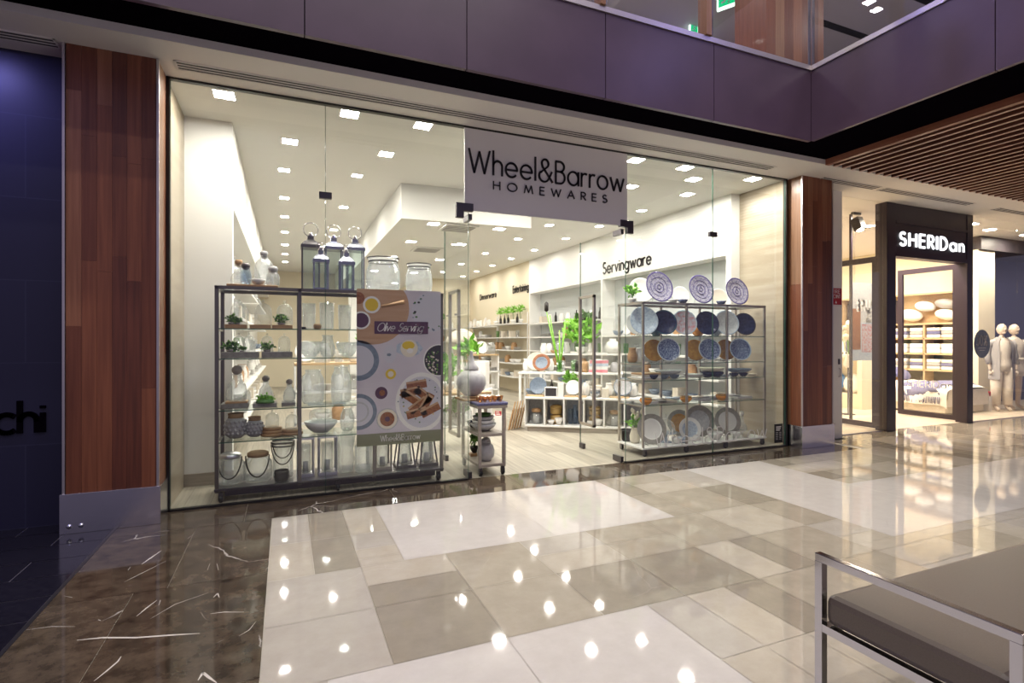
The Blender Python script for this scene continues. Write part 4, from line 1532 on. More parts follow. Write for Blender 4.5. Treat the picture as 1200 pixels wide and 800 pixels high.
stack(4, .30, .22, .022, ['linen', 'cer', 'linen', 'board'], xat(757, 5.52), 5.52, r2, 'folded linen at the left end of the third shelf', 'folded_linen', 'linen', 'folded linens on the plate rack')
bowl(xat(764, 5.45), 5.45, r2, 1.0, 'navy', 'navy bowl on the third shelf of the plate rack, second bay from the left')
for i, (px_, py_, m_, w_, lab) in enumerate(((783, 5.50, 'greyglaze', .30, 'long grey oval tray on the third shelf beside the navy bowl'), (812, 5.5, 'cer', .22, 'white oval tray in the middle of the third shelf'), (834, 5.5, 'linen', .30, 'pale oval tray raised on dark bowls on the third shelf'), (866, 5.5, 'slate', .30, 'blue grey oval tray at the right of the third shelf'))):
    w_ *= 1.3
    q = MB(M[m_])
    q.lathe([(0, .006), (.5, .006), (.8, .02), (1.0, .05), (1.0, .058), (.78, .03), (.5, .016), (0, .016)], 24, (0, 0, 0), w_ / 2, w_ / 3)
    single(q, 'oval_tray', lab, 'tray', (xat(px_, py_), py_, r2 + (.056, .0, .075, .052)[i]), 0, 'oval trays on the plate rack')
for px_, k, m_, lab in ((778, .85, 'slate', 'slate bowl under the long grey oval tray'), (790, .85, 'slate', 'second slate bowl under the long grey oval tray'), (829, 1.15, 'navy', 'dark bowl under the left of the pale oval tray'), (840, 1.15, 'navy', 'dark bowl under the right of the pale oval tray'), (860, .8, 'navy', 'navy bowl under the left of the blue grey oval tray'), (871, .8, 'navy', 'navy bowl under the right of the blue grey oval tray')):
    bowl(xat(px_, 5.5), 5.5, r2, k, m_, lab)
for px_, m_, w_, lab in ((762, 'cer', .34, 'white rectangular platter at the left end of the fourth shelf'), (776, 'linen', .30, 'pale rectangular platter beside the first orange bowl'), (826, 'greyglaze', .34, 'grey rectangular platter on the fourth shelf of the plate rack'), (866, 'cer', .26, 'white rectangular platter at the right end of the fourth shelf')):
    q = MB(M[m_])
    q.box(-w_ / 2, w_ / 2, -.11, .11, 0, .012, .003)
    q.box(-w_ / 2, w_ / 2, -.11, -.10, .01, .03, .003)
    q.box(-w_ / 2, w_ / 2, .10, .11, .01, .03, .003)
    q.box(-w_ / 2, -w_ / 2 + .01, -.10, .10, .01, .03, .002)
    q.box(w_ / 2 - .01, w_ / 2, -.10, .10, .01, .03, .002)
    single(q, 'rectangular_platter', lab, 'platter', (xat(px_, 5.56), 5.56, r1), 0, 'platters on the plate rack')
for i, px_ in enumerate((758, 805, 847)):
    bowl(xat(px_, 5.38), 5.40, r1, .98, 'orange', 'orange bowl at the front of the fourth shelf, %s of three' % ('first', 'middle', 'last')[i], 'orange bowls on the plate rack')
    bowl(xat(px_, 5.38), 5.40, r1 + .022, .92, 'ochre', 'ochre bowl nested in the %s orange bowl' % ('first', 'middle', 'last')[i], 'ochre bowls in orange bowls')

for i, px_ in enumerate((750, 772, 792, 806, 822, 846, 858, 878)):
    q = MB(M[('linen', 'board', 'cer', 'greyglaze', 'linen', 'slate', 'cer', 'linen')[i]])
    q.box(-.13, .13, -.10, .10, 0, .018, .004)
    single(q, 'serving_slab', '%s serving slab at the back of the third shelf, %s from the left' % (('beige', 'wooden', 'white', 'grey', 'sand', 'slate blue', 'ivory', 'oatmeal')[i], NTH[i]), 'board', (xat(px_, 5.72), 5.72, r2 + .0), R(4 * (i % 3) - 4), 'serving slabs on the third shelf')
for i, px_ in enumerate((768, 790, 815, 838, 860)):
    q = MB(M[('cer', 'ltblue', 'linen', 'cer', 'greyglaze')[i]])
    q.lathe([(0, 0), (.08, 0), (.125, .02), (.13, .03), (.08, .012), (0, .010)], 24, (0, 0, 0), 1, .7)
    single(q, 'shallow_dish', '%s shallow dish at the back of the fourth shelf, %s from the first post' % (('white', 'pale blue', 'sand', 'ivory', 'grey')[i], NTH[i]), 'dish', (xat(px_, 5.72), 5.73, r1), 0, 'shallow dishes on the fourth shelf')
# base tray
jt = thing('flower_jug', 'white tulips in a cream jug at the left end of the plate rack base', 'flowers', (xat(744, 5.64), 5.64, r0))
q = MB(M['cream2'])
q.lathe(shell(sc(P_JUG, .95), .004), 20)
q.tube([(.06, 0, .16), (.11, 0, .15), (.11, 0, .08), (.062, 0, .06)], .007, 6)
q.build('jug', jt)
rd = random.Random(4)
q, q2, q3 = MB(M['leaf']), MB(M['cream2']), MB(M['leafb'])
for k in range(11):
    a, s_ = rd.uniform(0, 6.28), rd.uniform(.03, .10)
    hx, hy, hz = s_ * math.cos(a), s_ * math.sin(a), rd.uniform(.28, .40)
    q.tube([(0, 0, .12), (hx * .4, hy * .4, .22), (hx, hy, hz)], .003, 5)
    q2.at(hx, hy, hz)
    q2.lathe([(.004, -.01), (.018, .005), (.021, .025), (.014, .045), (.004, .052)], 8)
q3.leaves(40, (0, 0, .25), (.06, .06, .05), .09, rd)
q.build('stem', jt)
q2.build('blossom', jt)
q3.build('foliage', jt)
dk = MB(M['rope'])
dk.lathe(shell([(.06, 0), (.08, .02), (.085, .12), (.09, .15)], .005), 20)
single(dk, 'dark_pot', 'dark pot behind the jug of white tulips', 'pot', (xat(735.5, 5.79), 5.79, r0))
for px_, y_, r_, f_, rim_, lab in ((764, 5.42, .19, 'cer', 'stone', 'grey oval plate with pale centre just right of the tulips'), (797, 5.74, .18, 'ochre', 'stone', 'brown plate behind the glass dome on the base tray'), (820, 5.62, .21, 'greyglaze', 'stone', 'largest grey plate standing in the middle of the base tray'), (809, 5.42, .15, 'ltblue', 'cer', 'pale blue plate in front of the largest grey plate'), (853, 5.55, .19, 'cer', 'stone', 'grey plate with pale centre at the right of the base tray')):
    plate_on_stand(r_, f_, rim_, lab, (xat(px_, y_), y_, r0), FC, 'plates on the base tray of the plate rack', wide=True)
cs = thing('cake_dome', 'grey cake stand under a pointed glass dome on the base tray', 'cake stand', (xat(780, 5.52), 5.52, r0))
q = MB(M['ltblue'])
q.lathe([(.0, 0), (.08, 0), (.07, .01), (.025, .02), (.022, .10), (.13, .115), (.135, .13), (0, .128)], 24)
q.build('stand', cs)
q = MB(M['clear'])
q.lathe([(.12, .13), (.12, .2), (.09, .26), (.03, .30), (.012, .32), (.02, .34), (0, .36)], 22)
q.build('dome', cs)
bowl(xat(838, 5.42), 5.42, r0, 1.3, 'cer', 'white footed bowl in front of the right grey plate on the base tray', None, 1.5)
bottle([(.06, 0), (.075, .02), (.075, .10), (.03, .18), (.026, .26), (.03, .27)], 'clear', 'cer', 'clear stoppered bottle at the right end of the base tray', (xat(869, 5.6), 5.6, r0))
for i, px_ in enumerate((793, 800, 862, 873)):
    bowl(xat(px_, 5.39), 5.39, r0, .85, ('cer', 'ltblue', 'cer', 'cream2')[i], ('small white bowl beside the cake stand', 'small pale blue bowl beside the cake stand', 'small white bowl under the clear stoppered bottle', 'cream bowl at the right end of the base tray')[i], None, 1.2)

# ============================ wooden trolley in the doorway
TX, TY = 1.845, 5.20
tw, td = .27, .56
tl = thing('trolley', 'narrow wooden trolley on castors in the shop doorway', 'trolley', (TX, TY, 0), 0)
for x in (0, tw):
    for y in (0, td):
        q = MB(M['greywood'])
        q.box(x - .016, x + .016, y - .016, y + .016, .09, .73, .002)
        q.build('post', tl)
for z in (.11, .425):
    q = MB(M['greywood'])
    q.box(-.012, tw + .012, -.012, td + .012, z - .014, z + .014, .002)
    q.build('shelf', tl)
q = MB(M['greywood'])
q.box(-.03, tw + .03, -.03, td + .03, .705, .735, .003)
q.build('top', tl)
for x in (.01, tw - .01):
    for y in (.01, td - .01):
        castor(tl, x, y)
q = MB(M['throw'])
q.box(-.035, tw + .035, -.035, td + .035, .736, .765, .008)
single(q, 'table_runner', 'dark folded cloth lying over the top of the wooden trolley', 'cloth', (TX, TY, 0))
zt_ = .766
bv = thing('lidded_jar', 'large round grey jar with tall pointed lid on the trolley', 'jar', (TX + .02, TY + .33, zt_ + .046))
q = MB(M['greyclay'])
q.lathe([(.0, 0), (.075, 0), (.085, .012), (.14, .06), (.165, .13), (.155, .20), (.11, .255), (.07, .275)], 28)
q.build('body', bv)
q = MB(M['greyclay'])
q.lathe([(.078, .276), (.08, .30), (.05, .34), (.028, .40), (.016, .46), (.018, .475), (0, .49)], 24)
q.build('lid', bv)
q = MB(M['board'])
q.box(-.15, .15, -.16, .16, 0, .022, .003)
q2 = single(q, 'wooden_block', 'wooden block under the round grey jar on the trolley', 'board', (TX + .03, TY + .33, zt_), 0)
q = MB(M['board'])
q.lathe([(0, 0), (.10, 0), (.105, .01), (.10, .022), (0, .022)], 24)
single(q, 'coaster', 'round wooden mat directly under the grey jar', 'mat', (TX + .02, TY + .33, zt_ + .0225))
for i in range(6):
    vessel(sc(P_BOWL, .42, 1.0), 'amber', 'tealight_glass', 'small amber glass on the trolley cloth, %s from the left front' % ('first', 'second', 'third', 'fourth', 'fifth', 'sixth')[i], 'glass', (TX + .02 + .055 * (i % 5), TY + .03 + .05 * (i // 5) + .02 * (i % 2), zt_), 'amber glasses on the trolley', 12)
q = MB(M['navy'])
q.lathe(shell([(.018, 0), (.022, .004), (.022, .045)]), 12)
single(q, 'small_cup', 'tiny navy cup at the right front corner of the trolley', 'cup', (TX + .26, TY + .12, zt_))
for i, (k, m_) in enumerate(((1.75, 'greyglaze'), (1.6, 'cer'), (1.5, 'greyglaze'), (1.1, 'leafd'))):
    bowl(TX + .12, TY + .22, .4395 + .045 * i, k, m_, ('widest grey bowl at the foot of the trolley bowl stack', 'white bowl second in the trolley bowl stack', 'grey bowl third in the trolley bowl stack', 'small green bowl topmost in the trolley bowl stack')[i], 'bowls stacked on the trolley', k * .7)
bowl(TX + .10, TY + .45, .4395, 1.1, 'navy', 'navy bowl at the back of the trolley middle shelf')
sv = thing('lidded_jar', 'egg shaped grey jar on the lowest trolley shelf', 'jar', (TX + .13, TY + .17, .1245))
q = MB(M['greyclay'])
q.lathe([(0, 0), (.055, 0), (.06, .012), (.09, .05), (.095, .10), (.08, .16), (.05, .195)], 24)
q.build('body', sv)
q = MB(M['greyclay'])
q.lathe([(.055, .196), (.05, .22), (.03, .245), (0, .255)], 20)
q.build('lid', sv)
q = MB(M['board'])
q.box(-.08, .08, -.05, .05, 0, .03, .003)
single(q, 'serving_board', 'wooden board at the back of the lowest trolley shelf', 'board', (TX + .12, TY + .45, .1245))
pl = thing('potted_plant', 'small green plant in a dark pot on the lowest trolley shelf', 'plant', (TX + .10, TY + .45, .156))
stem_plant(pl, 4, .11, .05, 'leaf', random.Random(8), .05, .04, 60)
q = MB(M['rope'])
q.lathe(shell(sc(P_BOWL, .7, 1.1)), 14)
q.build('pot', pl)

# ============================ cubby display unit in the middle of the shop
A = math.atan2(6.72 - 7.58, 4.686 - 3.436)
O = Vector((3.435, 7.58))
UX = Vector((math.cos(A), math.sin(A)))
UY = Vector((-math.sin(A), math.cos(A)))


def cu(a, b):
    p = O + UX * a + UY * b
    return p.x, p.y


NB, BW = 6, .305
cb = thing('cubby_unit', 'low white cubby display unit with open bays in the middle of the shop', 'display unit', (O.x, O.y, 0), A)
LW = NB * BW
q = MB(M['greywood'])
q.box(.04, LW - .04, .03, .40, 0, .075)
q.build('plinth', cb)
q = MB(M['white'])
q.box(0, LW, 0, .42, .075, .10, .002)
q.build('bottom_panel', cb)
q = MB(M['white'])
q.box(0, LW, 0, .42, .505, .535, .002)
q.build('top_panel', cb)
for k in range(NB + 1):
    q = MB(M['white'])
    q.box(max(0, k * BW - .011), min(LW, k * BW + .011), .002, .40, .1005, .5045)
    q.build('divider', cb)
q = MB(M['greyglaze'])
q.box(0, LW, .40, .419, .10, .505)
q.build('back_panel', cb)
ct = .5355
zb_ = .1005
for k, lab in ((0, 'leftmost bay'), (4, 'fifth bay')):
    x, y = cu(BW * (k + .5), .20)
    t = thing('storage_jar', 'round dark glass jar with wooden lid in the %s of the cubby unit' % lab, 'jar', (x, y, zb_), 0, 'storage jars in the cubby unit')
    q = MB(M['clear'])
    q.lathe(shell([(.09, 0), (.115, .02), (.118, .07), (.09, .14), (.062, .18)], .006), 22)
    q.build('body', t)
    q = MB(M['board'])
    q.lathe([(.068, .181), (.074, .19), (.074, .225), (.03, .24), (0, .242)], 18)
    q.build('lid', t)
    q = MB(M['cer'])
    q.lathe([(0, .007), (.05, .007), (.05, .15), (0, .152)], 14)
    q.build('candle', t)
for k, nm in ((1, 'second'), (3, 'fourth')):
    for j, (dx, kk, kz) in enumerate(((-.06, .72, 1.05), (.065, .8, 1.6))):
        x, y = cu(BW * (k + .5) + dx, .12)
        bowl(x, y, zb_, kk, 'cer', 'white %s in the %s bay of the cubby unit' % (('cup bowl', 'taller cup bowl')[j], nm), 'white cups in the cubby unit', kz, 'cup_bowl')
    for j in range(2):
        x, y = cu(BW * (k + .5), .29)
        t = thing('bamboo_steamer', 'bamboo steamer basket, %s of the pair in the %s bay' % (('lower', 'upper')[j], nm), 'basket', (x, y, zb_ + .15 * j), 0, 'bamboo steamers')
        q = MB(M['bamboo'])
        q.lathe(shell([(.088, 0), (.09, .004), (.09, .09)], .006), 22)
        q.build('body', t)
        q = MB(M['bamboo'])
        q.lathe([(.094, .088), (.094, .115), (.06, .135), (0, .142)], 22)
        q.build('lid', t)
x, y = cu(BW * 2.5, .2)
for j in range(3):
    x, y = cu(BW * 2.5 + (-.07, 0, .07)[j], .24)
    vessel(sc(P_CYL, .55, (1.0, 1.25, .9)[j]), 'bluegl', 'glass_tumbler', 'dark bluish glass tumbler in the third bay, %s' % ('left one', 'middle one', 'right one')[j], 'glass', (x, y, zb_), 'tumblers in the cubby unit', 14)
vessel(sc(P_VASE, .9), 'greyclay', 'vase', 'grey vase in the sixth bay of the cubby unit', 'vase', (*cu(BW * 5.5, .2), zb_))
# boards, plates and boxes standing on it
for i, (a, w_) in enumerate(((.15, .28), (.78, .34), (1.45, .3))):
    q = MB(M['oak'])
    q.box(-w_ / 2, w_ / 2, -.08, .08, 0, .022, .004)
    single(q, 'wooden_board', 'oak board on top of the cubby unit, %s' % ('at its left end', 'in the middle', 'towards its right end')[i], 'board', (*cu(a, .14), ct), A, 'oak boards on the cubby unit')
plate_on_stand(.135, 'slate', 'slate', 'blue grey plate standing on the left oak board of the cubby unit', (*cu(.19, .13), ct + .0225), A, None)
plate_on_stand(.115, 'cer', 'cer', 'white plate standing on the middle oak board of the cubby unit', (*cu(.74, .13), ct + .0225), A, None)
plate_on_stand(.14, 'greyglaze', 'slate', 'grey plate standing on the right oak board of the cubby unit', (*cu(1.5, .13), ct + .0225), A, None)
q = MB(M['cer'])
q.box(-.10, .10, -.07, .07, 0, .15, .003)
q.m(M['updark']).box(-.085, .085, -.0712, -.07, .012, .138)
single(q, 'gift_box', 'white box with black window between the blue grey and white plates', 'box', (*cu(.40, .15), ct), A)
q = MB(M['cer'])
q.box(-.045, .045, -.05, .05, 0, .21, .003)
single(q, 'white_box', 'tall narrow white carton next to the box with black window', 'box', (*cu(.55, .15), ct), A)
pl = thing('potted_plant', 'small plant with dark leaves behind the white plate on the cubby unit', 'plant', (*cu(.68, .32), ct))
stem_plant(pl, 4, .22, .11, 'leaf', random.Random(13), .09, .05, 80)
q = MB(M['cer'])
q.lathe(shell(sc(P_BOWL, .9, 1.2)), 14)
q.build('pot', pl)
for i in range(3):
    bowl(*cu(1.08, .16), ct + .035 * i, 1.05, 'greyglaze' if i % 2 == 0 else 'slate', 'grey bowl, %s of the stack right of the white plate' % ('lowest', 'middle', 'topmost')[i], 'stacked bowls on the cubby unit', .9)
q = MB(M['linen'])
q.box(-.05, .05, -.05, .05, 0, .14, .003)
single(q, 'carton', 'beige carton right of the stacked grey bowls', 'box', (*cu(1.24, .15), ct), A)
# riser table behind
x, y = cu(.75, .75)
rt_ = thing('riser_table', 'taller white display table standing behind the cubby unit', 'table', (x, y, 0), A)
q = MB(M['white'])
q.box(-.95, .75, -.26, .26, .86, .89, .003)
q.build('top', rt_)
for sx_ in (-.92, .72):
    for sy_ in (-.23, .23):
        l_ = MB(M['white'])
        l_.box(sx_ - .02, sx_ + .02, sy_ - .02, sy_ + .02, 0, .86)
        l_.build('leg', rt_)
rz_ = .8905


RO = Vector((x, y))


def ru(a, b):
    p = RO + UX * a + UY * b
    return p.x, p.y


plate_on_stand(.15, 'slate', 'food', 'large bronze rimmed bowl plate at the left of the white display table', (*ru(-.58, -.12), rz_), A, None, 20, 1.6, wide=True)
plate_on_stand(.16, 'cream2', 'cream2', 'cream plate behind the bronze rimmed bowl plate', (*ru(-.70, .08), rz_), A, None)
vz = thing('bulrush_vase', 'slim green vase with tall bulrush stems on the white display table', 'vase', (*ru(-.28, -.08), rz_))
q = MB(M['greengl'])
q.lathe(shell([(.045, 0), (.055, .01), (.05, .08), (.045, .2)]), 16)
q.build('body', vz)
q, q2 = MB(M['leafb']), MB(M['rope'])
for (dx, dy, h_, hd_) in ((-.22, .05, 1.02, 1), (-.13, .1, .95, 0), (.10, 0, .85, 0), (.16, .06, .88, 0), (-.05, -.1, .6, 0), (.05, .1, .7, 0)):
    q.tube([(0, 0, .02), (dx * .5, dy * .5, h_ * .5), (dx, dy, h_)], [.014, .012, .008], 6)
    if hd_:
        q2.lathe([(.004, h_ - .02), (.034, h_), (.036, h_ + .12), (.012, h_ + .15), (0, h_ + .155)], 10, (dx, dy, 0))
q.build('stem', vz)
q2.build('bulrush_head', vz)
for i in range(2):
    q = MB(M['board' if i else 'rope'])
    q.lathe(shell([(.045, 0), (.055, .01), (.055, .14), (.04, .18)], .005), 16)
    q.m(M['cer'])
    single(q, 'dark_jar', ('dark jar', 'brown jar')[i] + ' between the bulrush vase and the stacked books', 'jar', (*ru(.02 + .12 * i, .05 - .1 * i), rz_))
for i in range(4):
    q = MB(M['cer'])
    q.box(-.15, .15, -.10, .10, 0, .050, .002)
    q.m(M[('pink', 'cer', 'ltblue', 'pink')[i]]).box(-.151, .151, -.101, -.098, .001, .049)
    single(q, 'book', 'hardback cookbook with %s spine, %s of the pile on the white display table' % (('pink', 'white', 'pale blue', 'rose')[i], ('lowest', 'second', 'third', 'topmost')[i]), 'book', (*ru(.36, -.05), rz_ + .051 * i), A + .05 * i, 'cookbooks on the display table')
vessel(sc(P_VASE, 1.0, .8), 'greyclay', 'vase', 'rounded grey vase on the right of the white display table', 'vase', (*ru(.62, -.02), rz_))
# second, taller table behind with the big plant
x, y = cu(1.3, 1.75)
ht_ = thing('high_table', 'high white display table with a bushy plant behind the cookbooks', 'table', (x, y, 0), A)
q = MB(M['white'])
q.box(-1.3, .2, -.25, .25, 1.15, 1.18, .003)
q.build('top', ht_)
for sx_ in (-1.27, .17):
    for sy_ in (-.22, .22):
        l_ = MB(M['white'])
        l_.box(sx_ - .02, sx_ + .02, sy_ - .02, sy_ + .02, 0, 1.15)
        l_.build('leg', ht_)
bp_ = thing('potted_plant', 'big bright green bushy plant in a white pot above the cookbooks', 'plant', (*ru(.0, .92), 1.1805))
stem_plant(bp_, 8, .34, .30, 'leafb', random.Random(17), .18, .05, 150)
q = MB(M['cer'])
q.lathe(shell(sc(P_BOWL, 1.3, 1.9)), 18)
q.build('pot', bp_)
dp_ = thing('potted_plant', 'small dark spiky plant at the back of the high table', 'plant', (*ru(.05, 1.19), 1.1805))
stem_plant(dp_, 5, .60, .15, 'leafd', random.Random(18), .14, .05, 60)
q = MB(M['cer'])
q.lathe(shell(sc(P_BOWL, 1.0, 1.9)), 18)
q.build('pot', dp_)
bs_ = thing('bust_vase', 'rounded white vase right of the bushy plant on the high table', 'vase', (*ru(.58, .92), 1.1805))
q = MB(M['cer'])
q.lathe(shell([(.08, 0), (.13, .05), (.15, .12), (.11, .2), (.06, .24), (.07, .27)], .006), 20)
q.build('body', bs_)
for i in range(4):
    vessel(sc((P_JUG, P_VASE, P_BOWL, P_JAR)[i], .9), ('cer', 'cer', 'board', 'clear')[i], ('jug', 'vase', 'bowl', 'glass_canister')[i], ('white jug', 'white vase', 'brown bowl', 'clear canister')[i] + ' at the left end of the high table', ('jug', 'vase', 'bowl', 'canister')[i], (*ru(-.68 + .10 * i, .84 + .05 * (i % 2)), 1.1805))
# white plinth with amber trays and leaning paddles
q = MB(M['white'])
q.box(-.17, .17, -.17, .17, 0, .62, .004)
pz = single(q, 'plinth', 'square white display plinth left of the cubby unit', 'plinth', (2.98, 8.36, 0), A)
q = MB(M['white'])
q.box(-.13, .13, -.13, .13, 0, .45, .004)
single(q, 'white_block', 'white block stacked on the square display plinth', 'plinth', (2.98, 8.38, .6205), A)
for i in range(5):
    t = thing('paddle_board', 'long wooden paddle leaning on the left end of the cubby unit, %s from the front' % ('first', 'second', 'third', 'fourth', 'fifth')[i], 'board', (*cu(-.26 + .03 * i, .04 + .07 * i), .004), A, 'leaning wooden paddles')
    q = MB(M['oak' if i % 2 else 'board'])
    q.at(0, 0, .0, 0, 0, R(13))
    q.box(-.008, .008, -.06, .06, .0, .34, .004)
    q.build('blade', t)
    q = MB(M['oak' if i % 2 else 'board'])
    q.at(0, 0, .0, 0, 0, R(13))
    q.box(-.007, .007, -.018, .018, .34, .46, .004)
    q.build('handle', t)
q = MB(M['red'])
q.box(-.05, .05, 0, .004, 0, .07)
q.m(M['cer'])
for k in range(3):
    q.box(-.035, .035 - .01 * k, -.0006, 0, .012 + .02 * k, .02 + .02 * k)
single(q, 'price_sign', 'small red price card beside the trolley', 'sign', (*cu(-.42, -.02), .235), A)
q = MB(M['white'])
q.box(-.10, .10, -.08, .08, 0, .234, .003)
single(q, 'low_block', 'low white block holding the red price card', 'plinth', (*cu(-.42, .05), 0), A)

# ============================ displays left of the open doorway
t = thing('display_table', 'small glass-topped display table with plants behind the left open door', 'table', (2.05, 6.75, 0))
q = MB(M['oak'])
q.box(-.4, .4, -.3, .3, .72, .75, .003)
q.build('top', t)
for sx_ in (-.37, .37):
    for sy_ in (-.27, .27):
        l_ = MB(M['white'])
        l_.box(sx_ - .02, sx_ + .02, sy_ - .02, sy_ + .02, 0, .72)
        l_.build('leg', t)
q = MB(M['white'])
q.box(-.36, .36, -.26, .26, .30, .32)
q.build('shelf', t)
for i, (dx, dy, z, h_, r_, sd, lab) in enumerate(((-.12, -.1, .7505, .26, .15, 41, 'bright leafy plant on the display table behind the left door'), (.2, .1, .7505, .5, .14, 42, 'taller leafy plant on the display table behind the left door'), (.0, -.1, .3205, .18, .12, 43, 'leafy plant on the lower shelf of the display table'))):
    p_ = thing('potted_plant', lab, 'plant', (2.05 + dx, 6.75 + dy, z))
    stem_plant(p_, 6, h_, r_, 'leafb' if i < 2 else 'leaf', random.Random(sd), .12, .05, 80)
    q = MB(M['cer'])
    q.lathe(shell(sc(P_BOWL, 1.1, 1.7)), 16)
    q.build('pot', p_)
for i in range(4):
    vessel(sc(P_JAR, .7), 'clear' if i % 2 else 'cer', 'jar', ('white jar', 'clear jar', 'second white jar', 'second clear jar')[i] + ' on the lower shelf of the display table', 'jar', (1.78 + .16 * i, 6.9, .3205))
lm = thing('table_lamp', 'white table lamp with beige woven shade behind the round grey jar', 'lamp', (3.05, 9.6, 0))
q = MB(M['cer'])
q.lathe([(.0, 0), (.16, 0), (.16, .03), (.03, .05), (.025, 1.2), (.06, 1.3), (.02, 1.4)], 16)
q.build('stem', lm)
q = MB(M['linen'])
q.lathe(shell([(.30, 1.38), (.27, 1.48), (.17, 1.58), (.05, 1.64)], .006), 24)
q.build('shade', lm)
vessel([(.14, 0), (.2, .05), (.22, .3), (.18, .55), (.12, .65), (.14, .7)], 'cer', 'floor_vase', 'big white floor vase standing left of the white table lamp', 'vase', (2.55, 8.9, .0), None, 24, .008)

# ============================ shelving along the shop walls
proto = {}


def ware(kind, label, loc, group, rz=0):
    if kind in proto:
        return dup(proto[kind], loc, rz, label, group)
    if kind == 'plates':
        q = MB(M['cer'])
        for k in range(6):
            q.lathe([(r * .12, z * .12 + .014 * k) for r, z in P_PLATE], 18)
        o = single(q, 'plate_stack', label, 'plates', loc, rz, group)
    elif kind == 'bowl':
        o = bowl(0, 0, 0, 1.3, 'cer', label, group, 1.5)
    elif kind == 'bluebowl':
        o = bowl(0, 0, 0, 1.35, 'slate', label, group, 1.5)
    elif kind == 'box':
        q = MB(M['linen'])
        q.box(-.07, .07, -.1, .1, 0, .17, .004)
        q.m(M['cer']).box(-.0712, -.07, -.07, .07, .03, .13)
        o = single(q, 'carton', label, 'box', loc, rz, group)
    elif kind == 'topiary':
        o = thing('topiary', label, 'plant', loc, rz, group)
        stem_plant(o, 3, .33, .12, 'leafb', random.Random(55), .07, .05, 80)
        q = MB(M['cer'])
        q.lathe(shell(sc(P_BOWL, 1.0, 1.7)), 14)
        q.build('pot', o)
    elif kind == 'standing':
        o = plate_on_stand(.14, 'cer', 'cer', label, loc, rz, group)
    elif kind == 'darkbottle':
        q = MB(M['rope'])
        q.lathe([(0, 0), (.032, 0), (.034, .01), (.034, .14), (.012, .2), (.014, .25), (0, .252)], 12)
        o = single(q, 'bottle', label, 'bottle', loc, rz, group)
    else:
        pr, mt, nm, ct_ = {'jug': (P_JUG, 'cer', 'jug', 'jug'), 'vase': (P_VASE, 'cer', 'vase', 'vase'), 'jar': (P_JAR, 'clear', 'glass_jar', 'jar'), 'glass': (sc(P_CYL, .75), 'clear', 'drinking_glass', 'glass'), 'brownjar': (sc(P_JAR, .8), 'board', 'brown_jar', 'jar'), 'greenglass': (sc(P_CYL, .8), 'greengl', 'green_glass', 'glass'), 'dome': (P_DOME, 'clear', 'glass_dome', 'glass dome')}[kind]
        o = vessel(pr, mt, nm, label, ct_, loc, group, 16)
    o.location = loc
    o.rotation_euler = (0, 0, rz)
    proto[kind] = o
    return o


NAMES = {'plates': 'stack of white plates', 'bowl': 'white bowl', 'bluebowl': 'slate bowl', 'box': 'beige carton', 'topiary': 'round green topiary', 'standing': 'white plate on an easel', 'darkbottle': 'dark bottle', 'jug': 'white jug', 'vase': 'white vase', 'jar': 'clear glass jar', 'glass': 'clear drinking glass', 'brownjar': 'brown jar', 'greenglass': 'green drinking glass', 'dome': 'tall glass dome'}


def wall_shelf(label, x0, x1, y0, y1, zs, front, fill, where, seed, step=.27, rz=-PI / 2):
    """one bay of wall shelving: uprights and boards; then its wares, one object each"""
    rd = random.Random(seed)
    t = thing('shelving_unit', label, 'shelving', (x0, y0, 0), 0, 'wall shelving of the homewares shop')
    for z in zs:
        q = MB(M['white'])
        q.box(0, x1 - x0, 0, y1 - y0, z - .03, z, .002)
        q.build('shelf', t)
    for yy in (0, y1 - y0 - .02):
        q = MB(M['white'])
        a, b = (x1 - x0 - .03, x1 - x0) if front == 'low' else (0, .03)
        q.box(a, b, yy, yy + .02, 0, zs[-1] + .3)
        q.build('upright', t)
    for si, z in enumerate(zs):
        kinds = fill[min(si, len(fill) - 1)]
        n = int((y1 - y0 - .2) / step)
        cnt = {}
        for k in range(n):
            kd = kinds[k % len(kinds)] if rd.random() < .75 else rd.choice(kinds)
            cnt[kd] = cnt.get(kd, 0) + 1
            yy = y0 + .17 + k * step + rd.uniform(-.03, .03)
            xx = (x0 + .17 if front == 'low' else x1 - .17) + rd.uniform(-.02, .02)
            lvl = ('lowest', 'second', 'third', 'fourth', 'highest')[si if si < len(zs) - 1 else 4]
            ware(kd, '%s %s from the front, %s shelf %s' % (NTH[cnt[kd] - 1], NAMES[kd], lvl, where), (xx, yy, z + .0005), 'wares on the wall shelves', rz)


FB = [['box', 'bowl', 'bluebowl'], ['plates', 'bowl', 'brownjar', 'plates'], ['glass', 'jug', 'glass', 'greenglass', 'vase'], ['standing', 'bluebowl', 'standing', 'brownjar'], ['jar', 'vase', 'dome', 'box']]
wall_shelf('white wall shelving under the large black lettering, part nearer the shopfront', 5.93, 6.32, 6.1, 9.38, [.45, .82, 1.17, 1.52], 'low', FB, 'of the near servingware bay', 61, .30)
wall_shelf('white wall shelving under the white fascia, part further from the shopfront', 5.93, 6.32, 9.48, 12.9, [.45, .82, 1.17, 1.52, 1.87], 'low', [FB[0], FB[1], FB[2], FB[1], ['darkbottle', 'vase', 'box']], 'of the far servingware bay', 62, .33)
wall_shelf('white wall shelving under the entertaining lettering', 5.60, 6.02, 13.05, 15.2, [.45, .82, 1.17, 1.52, 1.90], 'low', [FB[0], FB[1], ['plates', 'brownjar', 'bowl'], ['glass', 'greenglass', 'glass', 'box'], ['darkbottle', 'bowl']], 'of the entertaining section', 63, .3)
for i, yy in enumerate((13.25, 13.75, 14.2, 14.7)):
    o_ = ware('topiary', 'round green topiary in a white pot, %s from the front on the highest entertaining shelf' % NTH[i], (5.88, yy, 1.9005), 'topiaries on the wall shelf')
